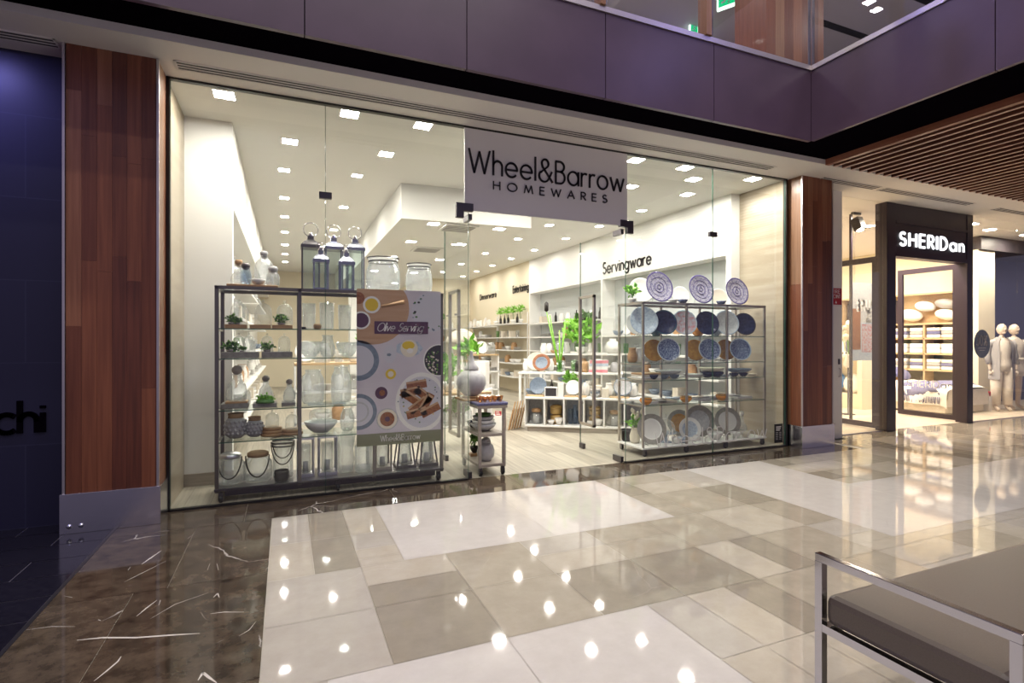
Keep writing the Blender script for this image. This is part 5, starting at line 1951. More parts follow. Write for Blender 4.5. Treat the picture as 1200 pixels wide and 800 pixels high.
wall_shelf('white wall shelving under the dinnerware lettering', 5.60, 6.02, 15.3, 17.6, [.45, .82, 1.17, 1.52, 1.87], 'low', [FB[0], FB[1], ['bowl', 'jug'], ['plates', 'bowl', 'vase'], ['vase', 'standing', 'jug']], 'of the dinnerware section', 64, .34)
wall_shelf('white wall shelving along the left wall behind the glassware rack', -.79, -.42, 6.25, 9.6, [.45, .85, 1.25, 1.65, 2.05], 'high', [['box', 'bowl', 'jar'], ['bowl', 'jug', 'brownjar'], ['glass', 'greenglass', 'jug'], ['vase', 'jar', 'box'], ['jar', 'vase', 'dome']], 'along the left wall', 65, .31, PI / 2)
wall_shelf('further white wall shelving deep along the left wall', -.79, -.42, 9.8, 13.5, [.45, .85, 1.25, 1.65, 2.05], 'high', [['box', 'bowl'], ['plates', 'jug'], ['glass', 'bluebowl'], ['vase', 'box'], ['jar', 'vase']], 'deep along the left wall', 66, .42, PI / 2)
# free-standing gondolas seen between the left rack's shelves
for gi, (gx, gy) in enumerate(((.55, 7.6), (1.35, 9.8), (3.9, 11.2))):
    where = ('just behind the glassware rack', 'deeper behind the glassware rack', 'deep mid shop')[gi]
    t = thing('gondola', 'white free standing shelf unit ' + where, 'shelving', (gx, gy, 0), 0, 'free standing shelf units')
    for z in (.35, .75, 1.12):
        q = MB(M['white' if z < 1 else 'oak'])
        q.box(-.45, .45, -.22, .22, z - .03, z, .002)
        q.build('shelf', t)
    for sx_ in (-.44, .44):
        q = MB(M['white'])
        q.box(sx_ - .012, sx_ + .012, -.22, .22, 0, 1.08)
        q.build('side_panel', t)
    kinds = [['box', 'bowl', 'brownjar', 'jug'], ['jug', 'plates', 'vase', 'glass'], ['standing', 'jar', 'glass' if gi == 0 else 'topiary', 'vase']]
    for si, z in enumerate((.35, .75, 1.12)):
        for k in range(4):
            kd = kinds[si][(k + gi) % 4]
            ware(kd, '%s, %s shelf of the unit %s' % (NAMES[kd], ('lower', 'middle', 'top')[si], where), (gx - .305 + .203 * k, gy - .08, z + .0005), 'wares on the free standing units', 0)
# tall back wall shelving
t = thing('shelving_unit', 'shelving on the back wall of the homewares shop', 'shelving', (4.2, 17.62, 0), 0, 'wall shelving of the homewares shop')
for z in (.5, .95, 1.4, 1.85):
    q = MB(M['white'])
    q.box(-1.5, 1.35, 0, .37, z - .03, z, .002)
    q.build('shelf', t)
for xx in (-1.5, -.02, 1.33):
    q = MB(M['white'])
    q.box(xx, xx + .02, .34, .37, 0, 2.2)
    q.build('upright', t)
for si, z in enumerate((.5, .95, 1.4, 1.85)):
    for k in range(8):
        kd = [['box', 'bowl'], ['bluebowl', 'jug'], ['brownjar', 'plates'], ['topiary', 'vase']][si][k % 2]
        ware(kd, '%s, %s along the %s shelf of the back wall' % (NAMES[kd], NTH[k], ('lowest', 'second', 'third', 'highest')[si]), (2.9 + .34 * k, 17.8, z + .0005), 'wares on the back wall', 0)

# more wares crowding the central tables
def crowd(fn, rows, z, where):
    for (a0, b, kinds, step) in rows:
        seen = {}
        for k, kd in enumerate(kinds):
            seen[kd] = seen.get(kd, 0) + 1
            ware(kd, '%s %s from the near end, %s' % (NTH[seen[kd] - 1], NAMES[kd], where), (*fn(a0 + step * k, b), z), 'wares on the central tables', A)


crowd(ru, [(-.88, .16, ['jug', 'darkbottle', 'vase', 'glass', 'greenglass', 'box', 'jug', 'bowl'], .205)], rz_, 'back edge of the white display table')
crowd(ru, [(-.66, 1.14, ['box', 'glass', 'jug'], .19)], 1.1805, 'back edge of the high table')
crowd(cu, [(.06, .345, ['bluebowl', 'jug', 'darkbottle'], .16)], ct + .0005, 'behind the leftmost plate on the cubby unit')
crowd(cu, [(.92, .33, ['vase', 'box', 'jug', 'bluebowl', 'vase'], .185)], ct + .0005, 'behind the bowl stack on the cubby unit')

# ============================ white pilaster and the linen shop next door
w = MB(M['white'])
w.box(6.81, 7.43, 5.24, 5.42, 0, ZC)
wp_ = struct(w, 'wall_pilaster')
q = MB(M['darksteel'])
q.at(7.36, 5.24, .95)
q.box(-.02, .02, -.008, -.0005, .12, .20, .002)
q.build('lock_plate', wp_)
q = MB(M['alu'])
q.at(7.36, 5.24, .95)
q.tube([(0, -.001, -.06), (0, -.025, -.05), (0, -.025, .05), (0, -.001, .06)], .006, 6)
q.build('pull_handle', wp_)
fs = thing('fire_sign', 'red fire point sign with white text on the white pilaster', 'sign', (7.29, 5.238, 1.93))
q = MB(M['cer'])
q.box(-.125, .125, -.004, 0, -.03, .24)
q.build('backing', fs)
q = MB(M['red'])
q.box(-.12, .12, -.006, -.004, 0, .235)
q.m(M['cer'])
lettering(q, 'FIRE', -.08, .165, .05, .16, .001, .25, width=.16, y=-.006)
lettering(q, 'POINT', -.09, .095, .05, .16, .001, .25, width=.18, y=-.006)
q.face([(-.02, -.0065, .02), (.02, -.0065, .02), (0, -.0065, .06)])
q.build('panel', fs)

SY = 5.40
fl3 = MB(M['oak'])
M['palefloor'] = brickmat('pale_floor_boards', (.66, .55, .43), (.60, .50, .39), (.5, .41, .32), 1.4, .16, .003, .35, (0, 0, PI / 2), .4, (30, 2, 30))
fl3.m(M['palefloor']).box(7.43, 20, 5.45, 11, -.05, 0)
struct(fl3, 'floor_linen_shop')
cl = MB(M['soffit'])
cl.box(7.43, 20, 5.5, 11, ZC, ZC + .1)
struct(cl, 'ceiling_linen_shop')
w = MB(M['cream'])
w.box(7.3, 7.43, 5.42, 11, 0, ZC)
w.box(7.3, 20, 10.6, 10.8, 0, ZC)
w.box(13.5, 13.7, 6.7, 10.6, 0, ZC)
w.box(13.15, 13.75, 6.35, 6.7, 0, 3.3)
struct(w, 'wall_linen_shop')
w = MB(M['bluewall'])
w.box(13.75, 20, 7.0, 7.1, 0, 3.3)
w.m(M['updark']).box(13.15, 20, 6.3, 7.1, 3.3, ZC)
struct(w, 'wall_display_back')

pt = thing('doorway_portal', 'dark aubergine steel portal around the linen shop doorway with lit white letters', 'doorway', (0, SY, 0))
for x0, x1 in ((8.60, 8.82), (10.73, 10.90)):
    q = MB(M['porticodark'])
    q.box(x0, x1, -.06, .12, 0, ZC - .002, .003)
    q.build('jamb', pt)
q = MB(M['porticodark'])
q.box(8.82, 10.73, -.05, .10, 2.74, ZC - .002, .003)
q.box(8.82, 10.73, -.065, -.05, 3.26, 3.30)
q.box(8.82, 10.73, -.065, -.05, 2.74, 2.80)
q.build('header', pt)
q = MB(M['siglit'])
lettering(q, 'SHERIDan', 8.93, 2.925, .20, .165, .015, .36, width=1.70, y=-.05)
q.build('lettering', pt)


def framed_leaf(name, x, y0, y1, z1, rails):
    q = MB(M['porticodark'])
    q.box(x - .025, x + .025, y0, y0 + .085, .015, z1, .002)
    q.box(x - .025, x + .025, y1 - .085, y1, .015, z1, .002)
    for a, b in rails:
        q.box(x - .025, x + .025, y0 + .085, y1 - .085, a, b, .002)
    o = struct(q, name)
    g = MB(M['pane'])
    g.box(x - .005, x + .005, y0 + .085, y1 - .085, rails[0][1], rails[-1][0])
    g.build('pane', o)
    return o


framed_leaf('door_3', 10.86, SY + .13, SY + 1.13, 2.76, [(.015, .10), (2.67, 2.76)])
framed_leaf('door_4', 8.69, SY + .13, SY + 1.13, 2.76, [(.015, .10), (2.67, 2.76)])
dd = MB(M['cer'])
lettering(dd, 'SHERIDan', 0, 0, .12, .13, .001, .26, width=.74)
single(dd, 'door_decal', 'white shop name decal across the open framed glass door', 'decal', (10.853, SY + .97, .56), -PI / 2)


def plain_pane(name, x0, x1, y):
    g = MB(M['pane'])
    g.box(x0 + .003, x1 - .003, y - .005, y + .005, .012, ZC)
    o = struct(g, name)
    e_ = MB(M['alu'])
    e_.box(x0, x1, y - .012, y + .012, 0, .012)
    e_.build('sill_channel', o)


plain_pane('window_6', 7.43, 8.60, SY)
plain_pane('window_7', 10.90, 12.42, SY)
plain_pane('window_8', 12.42, 15.5, SY)
pp_ = MB(M['porticodark'])
pp_.box(-.018, .018, -.018, .018, 0, ZC)
single(pp_, 'display_pole', 'thin dark floor to ceiling pole behind the left pane of the linen shop', 'pole', (8.9, 6.12, 0))
st = thing('round_sticker', 'round blue sale sticker on the linen shop window beside the portal', 'sticker', (11.28, SY - .007, 1.36))
q = MB(M['slate'])
q.disc((0, -.001, 0), .25, 36)
q.build('disc', st)
q = MB(M['cer'])
lettering(q, '30%', -.17, -.03, .17, .12, .001, .25, width=.32, y=-.002)
q.box(-.12, .12, -.002, -.001, -.08, -.07)
q.box(-.08, .08, -.002, -.001, -.12, -.11)
q.build('lettering', st)
# hanging banner
hb_ = thing('hanging_banner', 'hanging pastel banner with white lettering in the left window of the linen shop', 'banner', (0, 6.5, 0))
bx0, bx1 = xat(999, 6.5), xat(1031, 6.5)
q = MB(M['greyglaze'])
q.box(bx0, bx1, 0, .004, 1.05, 2.48)
q.build('sheet', hb_)
q = MB(M['ltblue'])
q.box(bx0, bx1, -.002, 0, 1.05, 1.75)
q.m(M['food']).box(bx0, bx0 + .22, -.003, -.002, 1.25, 2.0)
q.m(M['rosebl']).box(bx0 + .25, bx1 - .1, -.0035, -.002, 1.2, 1.72)
q.m(M['cer'])
lettering(q, 'BRUSH', bx0 + .12, 1.96, .20, .16, .001, .3, width=.62, y=-.004)
lettering(q, '&', bx0 + .38, 1.76, .20, .16, .001, .3, y=-.004)
q.build('print', hb_)
q = MB(M['rope'])
for xx in (bx0 + .05, bx1 - .05):
    q.tube([(xx, .002, 2.48), (xx, .002, ZC)], .003, 5)
q.build('wire', hb_)
# track spotlight
ts = thing('spotlight', 'black ceiling spotlight behind the left pane of the linen shop', 'spotlight', (xat(1006, 6.0), 6.0, ZC))
q = MB(M['blacksat'])
q.box(-.16, .04, -.02, .02, -.04, -.001)
q.build('mount', ts)
q = MB(M['blacksat'])
q.at(0, 0, -.2, 0, R(-20))
q.box(-.07, .07, -.07, .07, -.10, .12, .01)
q.build('head', ts)
q = MB(M['lampw'])
q.at(0, 0, -.2, 0, R(-20))
q.disc((0, 0, -.103), .05, 16, None, 'Z')
q.build('lens', ts)

# bed with linen
BX0, BX1, BY0, BY1 = 11.48, 12.80, 6.06, 8.05
bd = thing('bed', 'made up bed with cream linen in the linen shop window', 'bed', (BX0, BY0, 0))
BW_, BL_ = BX1 - BX0, BY1 - BY0
q = MB(M['linen'])
q.box(.02, BW_ - .02, .02, BL_, .03, .30, .015)
q.build('base', bd)
q = MB(M['cer'])
q.box(0, BW_, 0, BL_, .30, .48, .05)
q.build('mattress', bd)


def cloth_over(mb, w, l0, l1, ztop, drop, seg=26, seed=1, wav=.02):
    """a cover lying over the top and hanging down both long sides and the foot"""
    rd = random.Random(seed)
    prof = [(-.035, ztop - drop), (-.05, ztop - drop * .6), (-.04, ztop - .1), (-.01, ztop - .02), (.07, ztop + .015)] + [(.07 + (w - .14) * i / 8, ztop + .03 + .012 * math.sin(i * 2.1)) for i in range(1, 8)] + [(w - .07, ztop + .015), (w + .01, ztop - .02), (w + .04, ztop - .1), (w + .05, ztop - drop * .6), (w + .035, ztop - drop)]
    n = len(prof)
    vs = []
    for j in range(seg + 1):
        y = l0 + (l1 - l0) * j / seg
        for i, (x_, z_) in enumerate(prof):
            k = wav * math.sin(9 * y + i * .9) + wav * .6 * rd.uniform(-1, 1)
            edge = 1 if j else .0
            vs.append((x_ + (k if i < 4 or i > n - 5 else 0), y, z_ + k * .5 * (0 if i in (0, n - 1) else 1) - (.05 * (1 - min(1, (y - l0) / .1)) ** 2 if j < 4 else 0)))
    fs = [(j * n + i, j * n + i + 1, (j + 1) * n + i + 1, (j + 1) * n + i) for j in range(seg) for i in range(n - 1)]
    mb.add(vs, fs, True)
    return mb


q = MB(M['linenw'])
cloth_over(q, BW_, -.03, BL_ * .72, .52, .34, 24, 2)
q.add([(-.03, -.03, .16), (BW_ + .03, -.03, .16), (BW_ - .02, -.045, .48), (.02, -.045, .48)], [(0, 1, 2, 3)])
q.build('duvet', bd)
for i in range(2):
    for j in range(2):
        p_ = MB(M[('linenw', 'blue')[j] if i == 0 else ('linenw', 'throw')[j]])
        p_.at(BX0 + .34 + .64 * i, BY0 + 1.72 - .34 * j, .72 - .015 * j, 0, R(40))
        p_.ell((0, 0, 0), (.29 - .06 * j, .19, .085), 16, 9)
        single(p_, 'pillow', ('white pillow', 'blue cushion')[j] + ' at the head of the bed, ' + ('nearer the window pane' if i == 0 else 'nearer the shelves') if i == 0 else ('white pillow', 'dusky cushion')[j] + ' at the head of the bed on the side of the shelves', 'pillow', (0, 0, 0), 0, 'pillows on the bed')
th_ = thing('throw_blanket', 'dusky blue fringed throw lying across the foot of the bed', 'blanket', (BX0, BY0, 0))
q = MB(M['throw'])
cloth_over(q, BW_, .06, .82, .545, .22, 18, 5, .025)
q.build('cloth', th_)
q = MB(M['throw'])
rd = random.Random(6)
for k in range(24):
    yy = .08 + .73 * k / 23
    q.tube([(-.05, yy, .34), (-.06 + rd.uniform(-.01, .01), yy + rd.uniform(-.012, .012), .21 + rd.uniform(-.02, .02))], .008, 5)
q.build('fringe', th_)
# shelving wall
SX = 13.12
LY_ = [6.90, 7.185, 7.53, 7.86, 8.22]
su = thing('shelving_unit', 'oak shelving of bed linen along the side wall of the linen shop', 'shelving', (SX, 6.72, 0))
q = MB(M['oak'])
q.box(.34, .37, 0, 2.6, .4, 2.5)
q.build('back_panel', su)
for z in (.78, 1.14, 1.48, 1.81, 2.48):
    q = MB(M['oak'])
    q.box(0, .34, 0, 2.6, z - .035, z, .002)
    q.build('shelf', su)
for yy in (0, .62, 1.3, 2.57):
    q = MB(M['oak'])
    q.box(.0, .335, yy, yy + .03, .45 if yy < 1.4 else 1.82, 1.77 if .5 < yy < 1.4 else 2.445)
    q.build('upright', su)
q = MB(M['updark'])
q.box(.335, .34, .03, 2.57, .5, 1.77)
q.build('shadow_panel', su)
pf = MB(M['porticodark'])
pf.box(0, .02, -.62, .62, 0, .56)
pf.m(M['cer']).box(-.002, 0, -.56, .56, .05, .51)
rd = random.Random(12)
pf.m(M['ltblue'])
for k in range(14):
    a, b = rd.uniform(-.5, .3), rd.uniform(.08, .32)
    pf.box(-.003 - k * .0001, -.002, a, a + rd.uniform(.05, .2), b, b + rd.uniform(.03, .16))
single(pf, 'framed_print', 'framed pastel print standing on the upper linen shelf', 'picture', (SX + .18, 8.62, 1.812))
for i, (yy, r_, m_, zz, lab) in enumerate(((7.72, .25, 'linenw', 0, 'large cream pillow on the upper oak shelf'), (7.42, .21, 'linenw', .21, 'second cream pillow leaning on the upper oak shelf'), (7.02, .20, 'grey', .25, 'dark grey cushion piled on the upper oak shelf'), (7.0, .22, 'linenw', .0, 'white pillow under the dark grey cushion'))):
    q = MB(M[m_])
    q.at(SX + .17, yy, 1.866 + r_ * .55 + zz, 0, R(12), 0)
    q.ell((0, 0, 0), (.14, r_, r_ * .55), 16, 9)
    single(q, 'pillow', lab, 'pillow', (0, 0, 0), 0, 'pillows on the oak shelf')
LN = [('linenw', 'white'), ('throw', 'navy'), ('linen', 'beige'), ('grey', 'grey')]
for si, (z, nst) in enumerate(((.78, 5), (1.14, 5), (1.48, 5))):
    for k in range(nst):
        yy = LY_[k]
        for j in range(3 if si != 1 else 2):
            mt, cn = LN[(k * 2 + j + si) % 4] if si != 1 else LN[0]
            q = MB(M[mt])
            h_ = .075 if si != 1 else .105
            q.box(-.13, .13, -.133, .133, 0, h_, .02)
            single(q, 'folded_linen', 'folded %s linen, %s of pile %s from the window on the %s oak shelf' % (cn, ('lowest', 'second', 'third')[j], NTH[k], ('lower', 'middle', 'upper middle')[si]), 'linen', (SX + .15, yy, z + .0005 + (h_ + .001) * j), 0, 'folded linen on the oak shelves')
for k in range(6):
    q = MB(M[('linen', 'grey', 'linenw', 'throw', 'linenw', 'grey')[k]])
    q.at()
    vs = []
    for j in range(9):
        for zz in (.0, -.55):
            vs.append((.02 * math.sin(j * 1.6 + k), -.05 + .1 * j / 8, zz))
    q.add(vs, [(2 * j, 2 * j + 2, 2 * j + 3, 2 * j + 1) for j in range(8)], True)
    q.add([(p[0] + .02, p[1], p[2]) for p in vs], [(2 * j, 2 * j + 1, 2 * j + 3, 2 * j + 2) for j in range(8)], True)
    q.ring((.01, 0, .03), .025, .003, 12, 'X')
    single(q, 'hanging_towel', 'towel hanging from the rail in front of the oak shelving, %s from the window' % NTH[k], 'towel', (SX - .12, 8.60 + .14 * k, 1.40), 0, 'hanging towels')
q = MB(M['porticodark'])
q.tube([(SX - .11, 8.45, 1.435), (SX - .11, 9.42, 1.435)], .012, 8)
for yy in (8.47, 9.40):
    q.tube([(SX - .11, yy, 0), (SX - .11, yy, 1.435)], .012, 8)
single(q, 'towel_rail', 'thin dark freestanding rail for hanging towels beside the bed', 'rail')
# cream cabinet with cushions
cbn = thing('open_cabinet', 'cream open cabinet with blue and white cushions left of the bed', 'cabinet', (10.88, 7.25, 0))
for a in ((0, .5, 0, 1.6, 0, .30), (0, .5, 0, 1.6, 1.06, 1.12), (0, .5, 0, .1, .30, 1.06), (0, .5, 1.5, 1.6, .30, 1.06), (.46, .5, .1, 1.5, .30, 1.06)):
    q = MB(M['cream'])
    q.box(*a, .003)
    q.build('panel', cbn)
for i, (yy, r_, m_, zz, lab) in enumerate(((7.58, .21, 'linenw', .0, 'white cushion in front inside the cream cabinet'), (8.03, .22, 'blue', .0, 'bright blue cushion inside the cream cabinet'), (8.48, .21, 'linenw', .0, 'second white cushion inside the cream cabinet'))):
    q = MB(M[m_])
    q.at(11.10 + .08 * (i == 1), yy, .302 + r_ + zz, 0, 0, R(14))
    q.ell((0, 0, 0), (.09, r_, r_), 16, 9)
    single(q, 'cushion', lab, 'cushion', (0, 0, 0), 0, 'cushions in the cream cabinet')
q = MB(M['blue'])
q.at(11.16, 8.45, 1.122 + .19)
q.ell((0, 0, 0), (.12, .24, .19), 16, 10)
single(q, 'cushion', 'rounded bright blue cushion on top of the cream cabinet', 'cushion')
for k in range(4):
    q = MB(M['cer'])
    q.box(-.10, .10, -.12, .12, 0, .06, .006)
    q.m(M['black'])
    for j in range(3):
        q.box(-.1005, -.1, -.08 + .07 * j, -.05 + .07 * j, .005, .055)
    single(q, 'striped_box', 'black and white striped box on top of the cream cabinet, %s from the window' % NTH[k], 'box', (11.12, 7.42 + .26 * k, 1.1205), 0, 'striped boxes')
fw = thing('flower_vase', 'white flowers in a vase behind the left pane of the linen shop', 'flowers', (xat(994, 6.9), 6.9, 0))
q = MB(M['porticodark'])
q.lathe([(.0, 0), (.12, 0), (.12, .012), (.015, .02), (.015, .9), (0, .9)], 16)
q.build('stand', fw)
q = MB(M['cer'])
q.lathe(shell([(.06, .901), (.09, .95), (.05, 1.1), (.06, 1.16)], .005), 16)
q.build('vase', fw)
q, q2 = MB(M['cream2']), MB(M['leaf'])
rd = random.Random(77)
for k in range(16):
    a, b = rd.uniform(0, 6.28), rd.uniform(0, .2)
    q.ell((b * math.cos(a), b * math.sin(a), 1.6 + rd.uniform(-.16, .16)), (.07, .07, .06), 8, 6)
    q2.tube([(0, 0, 1.1), (b * .7 * math.cos(a), b * .7 * math.sin(a), 1.45)], .004, 5)
q.build('blossom', fw)
q2.build('stem', fw)


# ============================ mannequins
def loft(mb, rings, seg=18):
    """rings: (cx, cy, z, rx, ry)"""
    vs, fs = [], []
    for (x_, y_, z_, a, b) in rings:
        for k in range(seg):
            t_ = 2 * PI * k / seg
            vs.append((x_ + a * math.cos(t_), y_ + b * math.sin(t_), z_))
    n = len(rings)
    for i in range(n - 1):
        for k in range(seg):
            k2 = (k + 1) % seg
            fs.append((i * seg + k, i * seg + k2, (i + 1) * seg + k2, (i + 1) * seg + k))
    fs += [list(range(seg))[::-1], [(n - 1) * seg + k for k in range(seg)]]
    return mb.add(vs, fs, True)


def mannequin(x, y, rz, label, kind):
    t = thing('mannequin', label, 'mannequin', (x, y, 0), rz)
    # body grown as one skinned surface
    V = [(0, 0, .93), (0, 0, 1.08), (0, .0, 1.25), (0, 0, 1.40), (0, -.005, 1.47), (0, -.015, 1.54),
         (.095, 0, .87), (.10, -.01, .50), (.10, .01, .09), (.10, -.13, .03),
         (-.095, 0, .87), (-.11, -.03, .50), (-.11, .0, .09), (-.11, -.14, .03),
         (.17, 0, 1.40), (.235, .02, 1.14), (.23, -.04, .92), (.225, -.06, .82),
         (-.17, 0, 1.40), (-.235, .02, 1.14), (-.23, -.04, .92), (-.225, -.06, .82)]
    E_ = [(0, 1), (1, 2), (2, 3), (3, 4), (4, 5), (0, 6), (6, 7), (7, 8), (8, 9), (0, 10), (10, 11), (11, 12), (12, 13), (3, 14), (14, 15), (15, 16), (16, 17), (3, 18), (18, 19), (19, 20), (20, 21)]
    RD = [(.14, .10), (.115, .085), (.135, .10), (.12, .075), (.048, .048), (.046, .046), (.085, .085), (.055, .058), (.036, .04), (.035, .022), (.085, .085), (.055, .058), (.036, .04), (.035, .022), (.05, .05), (.038, .038), (.028, .028), (.022, .03), (.05, .05), (.038, .038), (.028, .028), (.022, .03)]
    me = bpy.data.meshes.new('mannequin_body')
    me.from_pydata(V, E_, [])
    o = bpy.data.objects.new('mannequin_body', me)
    C.objects.link(o)
    o.modifiers.new('skin', 'SKIN')
    for v_, r_ in zip(me.skin_vertices[0].data, RD):
        v_.radius = r_
    me.skin_vertices[0].data[0].use_root = True
    sb = o.modifiers.new('sub', 'SUBSURF')
    sb.levels = sb.render_levels = 2
    dg = bpy.context.evaluated_depsgraph_get()
    ev = o.evaluated_get(dg)
    m2 = bpy.data.meshes.new_from_object(ev)
    bpy.data.objects.remove(o)
    q = MB(M['skin'])
    q.add([v_.co.copy() for v_ in m2.vertices], [list(f_.vertices) for f_ in m2.polygons], True)
    # head with brow, nose and chin, ears
    q.ell((0, -.01, 1.645), (.078, .095, .112), 18, 12)
    q.ell((0, -.105, 1.64), (.012, .02, .024), 8, 6)
    q.ell((0, -.075, 1.572), (.03, .03, .022), 10, 6)
    for s_ in (-1, 1):
        q.ell((s_ * .078, .0, 1.645), (.01, .02, .03), 8, 6)
        for k in range(4):
            q.tube([(s_ * .225 + (k - 1.5) * .011, -.065, .80), (s_ * .225 + (k - 1.5) * .012, -.08, .745), (s_ * .225 + (k - 1.5) * .012, -.072, .71 + .008 * abs(k - 1.5))], [.007, .0065, .005], 6)
        q.tube([(s_ * .205, -.075, .82), (s_ * .195, -.10, .785), (s_ * .197, -.108, .765)], [.009, .008, .006], 6)
    q.build('body', t)
    if kind == 'robe':
        q = MB(M['robe'])
        loft(q, [(0, -.01, .70, .215, .16), (0, -.005, .8, .225, .16), (0, 0, .98, .185, .135), (0, 0, 1.05, .165, .125), (0, 0, 1.2, .185, .135), (0, 0, 1.36, .20, .115), (0, 0, 1.44, .13, .09), (0, 0, 1.49, .07, .07)])
        q.build('robe', t)
        q = MB(M['linen'])
        loft(q, [(0, 0, 1.01, .19, .142), (0, 0, 1.03, .193, .145), (0, 0, 1.07, .19, .142)])
        q.build('belt', t)
        sl_ = M['robe']
    else:
        q = MB(M['robe'])
        for s_ in (-1, 1):
            loft(q, [(s_ * .10, 0, .13, .075, .08), (s_ * .10, -.01, .45, .085, .09), (s_ * .09, 0, .80, .10, .125), (s_ * .07, 0, .9, .09, .11)])
        loft(q, [(0, 0, .80, .185, .14), (0, 0, .95, .175, .125), (0, 0, 1.08, .145, .108), (0, 0, 1.25, .165, .12), (0, 0, 1.40, .15, .09), (0, 0, 1.47, .06, .06)])
        q.build('pyjama_suit', t)
        q = MB(M['grey'])
        n = 15
        rg = [(.64, .215, .17), (.8, .212, .165), (1.0, .195, .148), (1.2, .20, .145), (1.36, .205, .118), (1.44, .15, .095), (1.49, .085, .075)]
        vs, fs = [], []
        for (z_, a, b) in rg:
            for k in range(n):
                t_ = R(-60 + 300 * k / (n - 1))
                vs.append((a * math.cos(t_), b * math.sin(t_), z_))
        for i in range(len(rg) - 1):
            for k in range(n - 1):
                fs.append((i * n + k, i * n + k + 1, (i + 1) * n + k + 1, (i + 1) * n + k))
        q.add(vs, fs, True)
        q.build('cardigan', t)
        sl_ = M['grey']
    for s_ in (-1, 1):
        q = MB(sl_)
        q.tube([(s_ * .16, 0, 1.41), (s_ * .205, .005, 1.32), (s_ * .24, .02, 1.14), (s_ * .236, -.03, .95)], [.062, .064, .056, .052], 12)
        q.build('sleeve', t)


mannequin(13.27, 6.02, R(-35), 'mannequin in a grey cardigan over pale pyjamas in the right window', 'cardigan')
mannequin(13.80, 6.06, R(-20), 'mannequin in a cream belted robe beside the grey cardigan one', 'robe')
bg = thing('gift_bag', 'white and red gift bag on the floor by the bed foot', 'bag', (12.97, 6.12, 0))
q = MB(M['cer'])
q.box(-.06, .06, -.06, .06, 0, .30, .004)
q.build('body', bg)
q = MB(M['red'])
q.box(-.055, .055, -.05, .05, .305, .40, .02)
q.build('wrapped_parcel', bg)

# ============================ upper floor
uf = MB(M['upfloor'])
uf.box(-8, 20, 4.2, 8.4, ZB1 - .15, ZB1)
uf.box(5.4, 20, -6, 4.2, ZB1 - .15, ZB1)
struct(uf, 'floor_upper')
uc = MB(M['upceil'])
uc.box(-8, 20, 4.4, 8.4, 7.6, 7.7)
uc.box(5.6, 20, -6, 4.4, 7.6, 7.7)
struct(uc, 'ceiling_upper')
uc = MB(M['black'])
for yy in (5.9, 7.1):
    uc.box(-8, 20, yy, yy + .14, 7.585, 7.60)
uc.box(7.5, 7.8, -6, 4.0, 7.585, 7.60)
struct(uc, 'ceiling_upper_slots')
uw = MB(M['upceil'])
uw.box(-8, 20, 8.4, 8.5, ZB1, 7.7)
uw.box(16, 16.1, -6, 8.4, ZB1, 7.7)
struct(uw, 'wall_upper')
rs = MB(M['redlit'])
lettering(rs, 'oven', 0, 0, .32, .14, .02, .16, width=.95, slant=.25)
single(rs, 'neon_sign', 'dim red script sign on the upper floor behind the balcony glass', 'sign', (xat(856, 8.38), 8.388, 7.12))


def up_post(px, y, w_, label, mat='wood4'):
    q = MB(M[mat])
    q.box(-w_ / 2, w_ / 2, -.06, .06, 0, 1.12, .003)
    q.m(M['chrome']).box(w_ / 2, w_ / 2 + .012, -.06, .06, 0, 1.12)
    single(q, 'balustrade_post', label, 'post', (xat(px, y), y, ZB1 + .051), 0, 'timber balustrade posts')


up_post(703, 4.125, .05, 'slim timber balustrade post with steel edge, the one further left')
up_post(826, 4.125, .07, 'slim timber balustrade post with steel edge, left of the exit sign')
for nm, (x0, x1, y0, y1) in (('pillar_upper', (xat(898, 4.62), xat(940, 4.62), 4.62, 5.1)), ('pillar_upper_right', (6.3, 6.72, 5.0, 5.4))):
    q = MB(M['wood1'])
    n = 4
    for k in range(n):
        q.m(M['wood%d' % (0, 4, 1, 2)[k]])
        a = x0 + (x1 - x0) * k / n
        q.box(a, a + (x1 - x0) / n - .001, y0, y1, ZB1, 7.6)
    struct(q, nm)
g = MB(M['pane'])
for a, b in ((-8, -4.1), (-4.09, -.2), (-.19, xat(699, 4.125) - .02), (xat(708, 4.125) + .02, xat(820, 4.125)), (xat(832, 4.125) + .02, 5.32)):
    g.box(a, b, 4.115, 4.127, ZB1 + .05, 5.5)
struct(g, 'window_balustrade')
g = MB(M['pane'])
for b, a in ((4.10, 2.0), (1.99, -.1), (-.11, -2.2), (-2.21, -6)):
    g.box(5.327, 5.339, a, b, ZB1 + .05, 5.5)
o = struct(g, 'window_balustrade_right')
q = MB(M['chrome'])
q.box(5.30, 5.318, 4.106, 4.13, ZB1 + .05, 5.5)
q.box(5.36, 5.375, 4.106, 4.13, ZB1 + .05, 5.5)
q.build('corner_post', o)
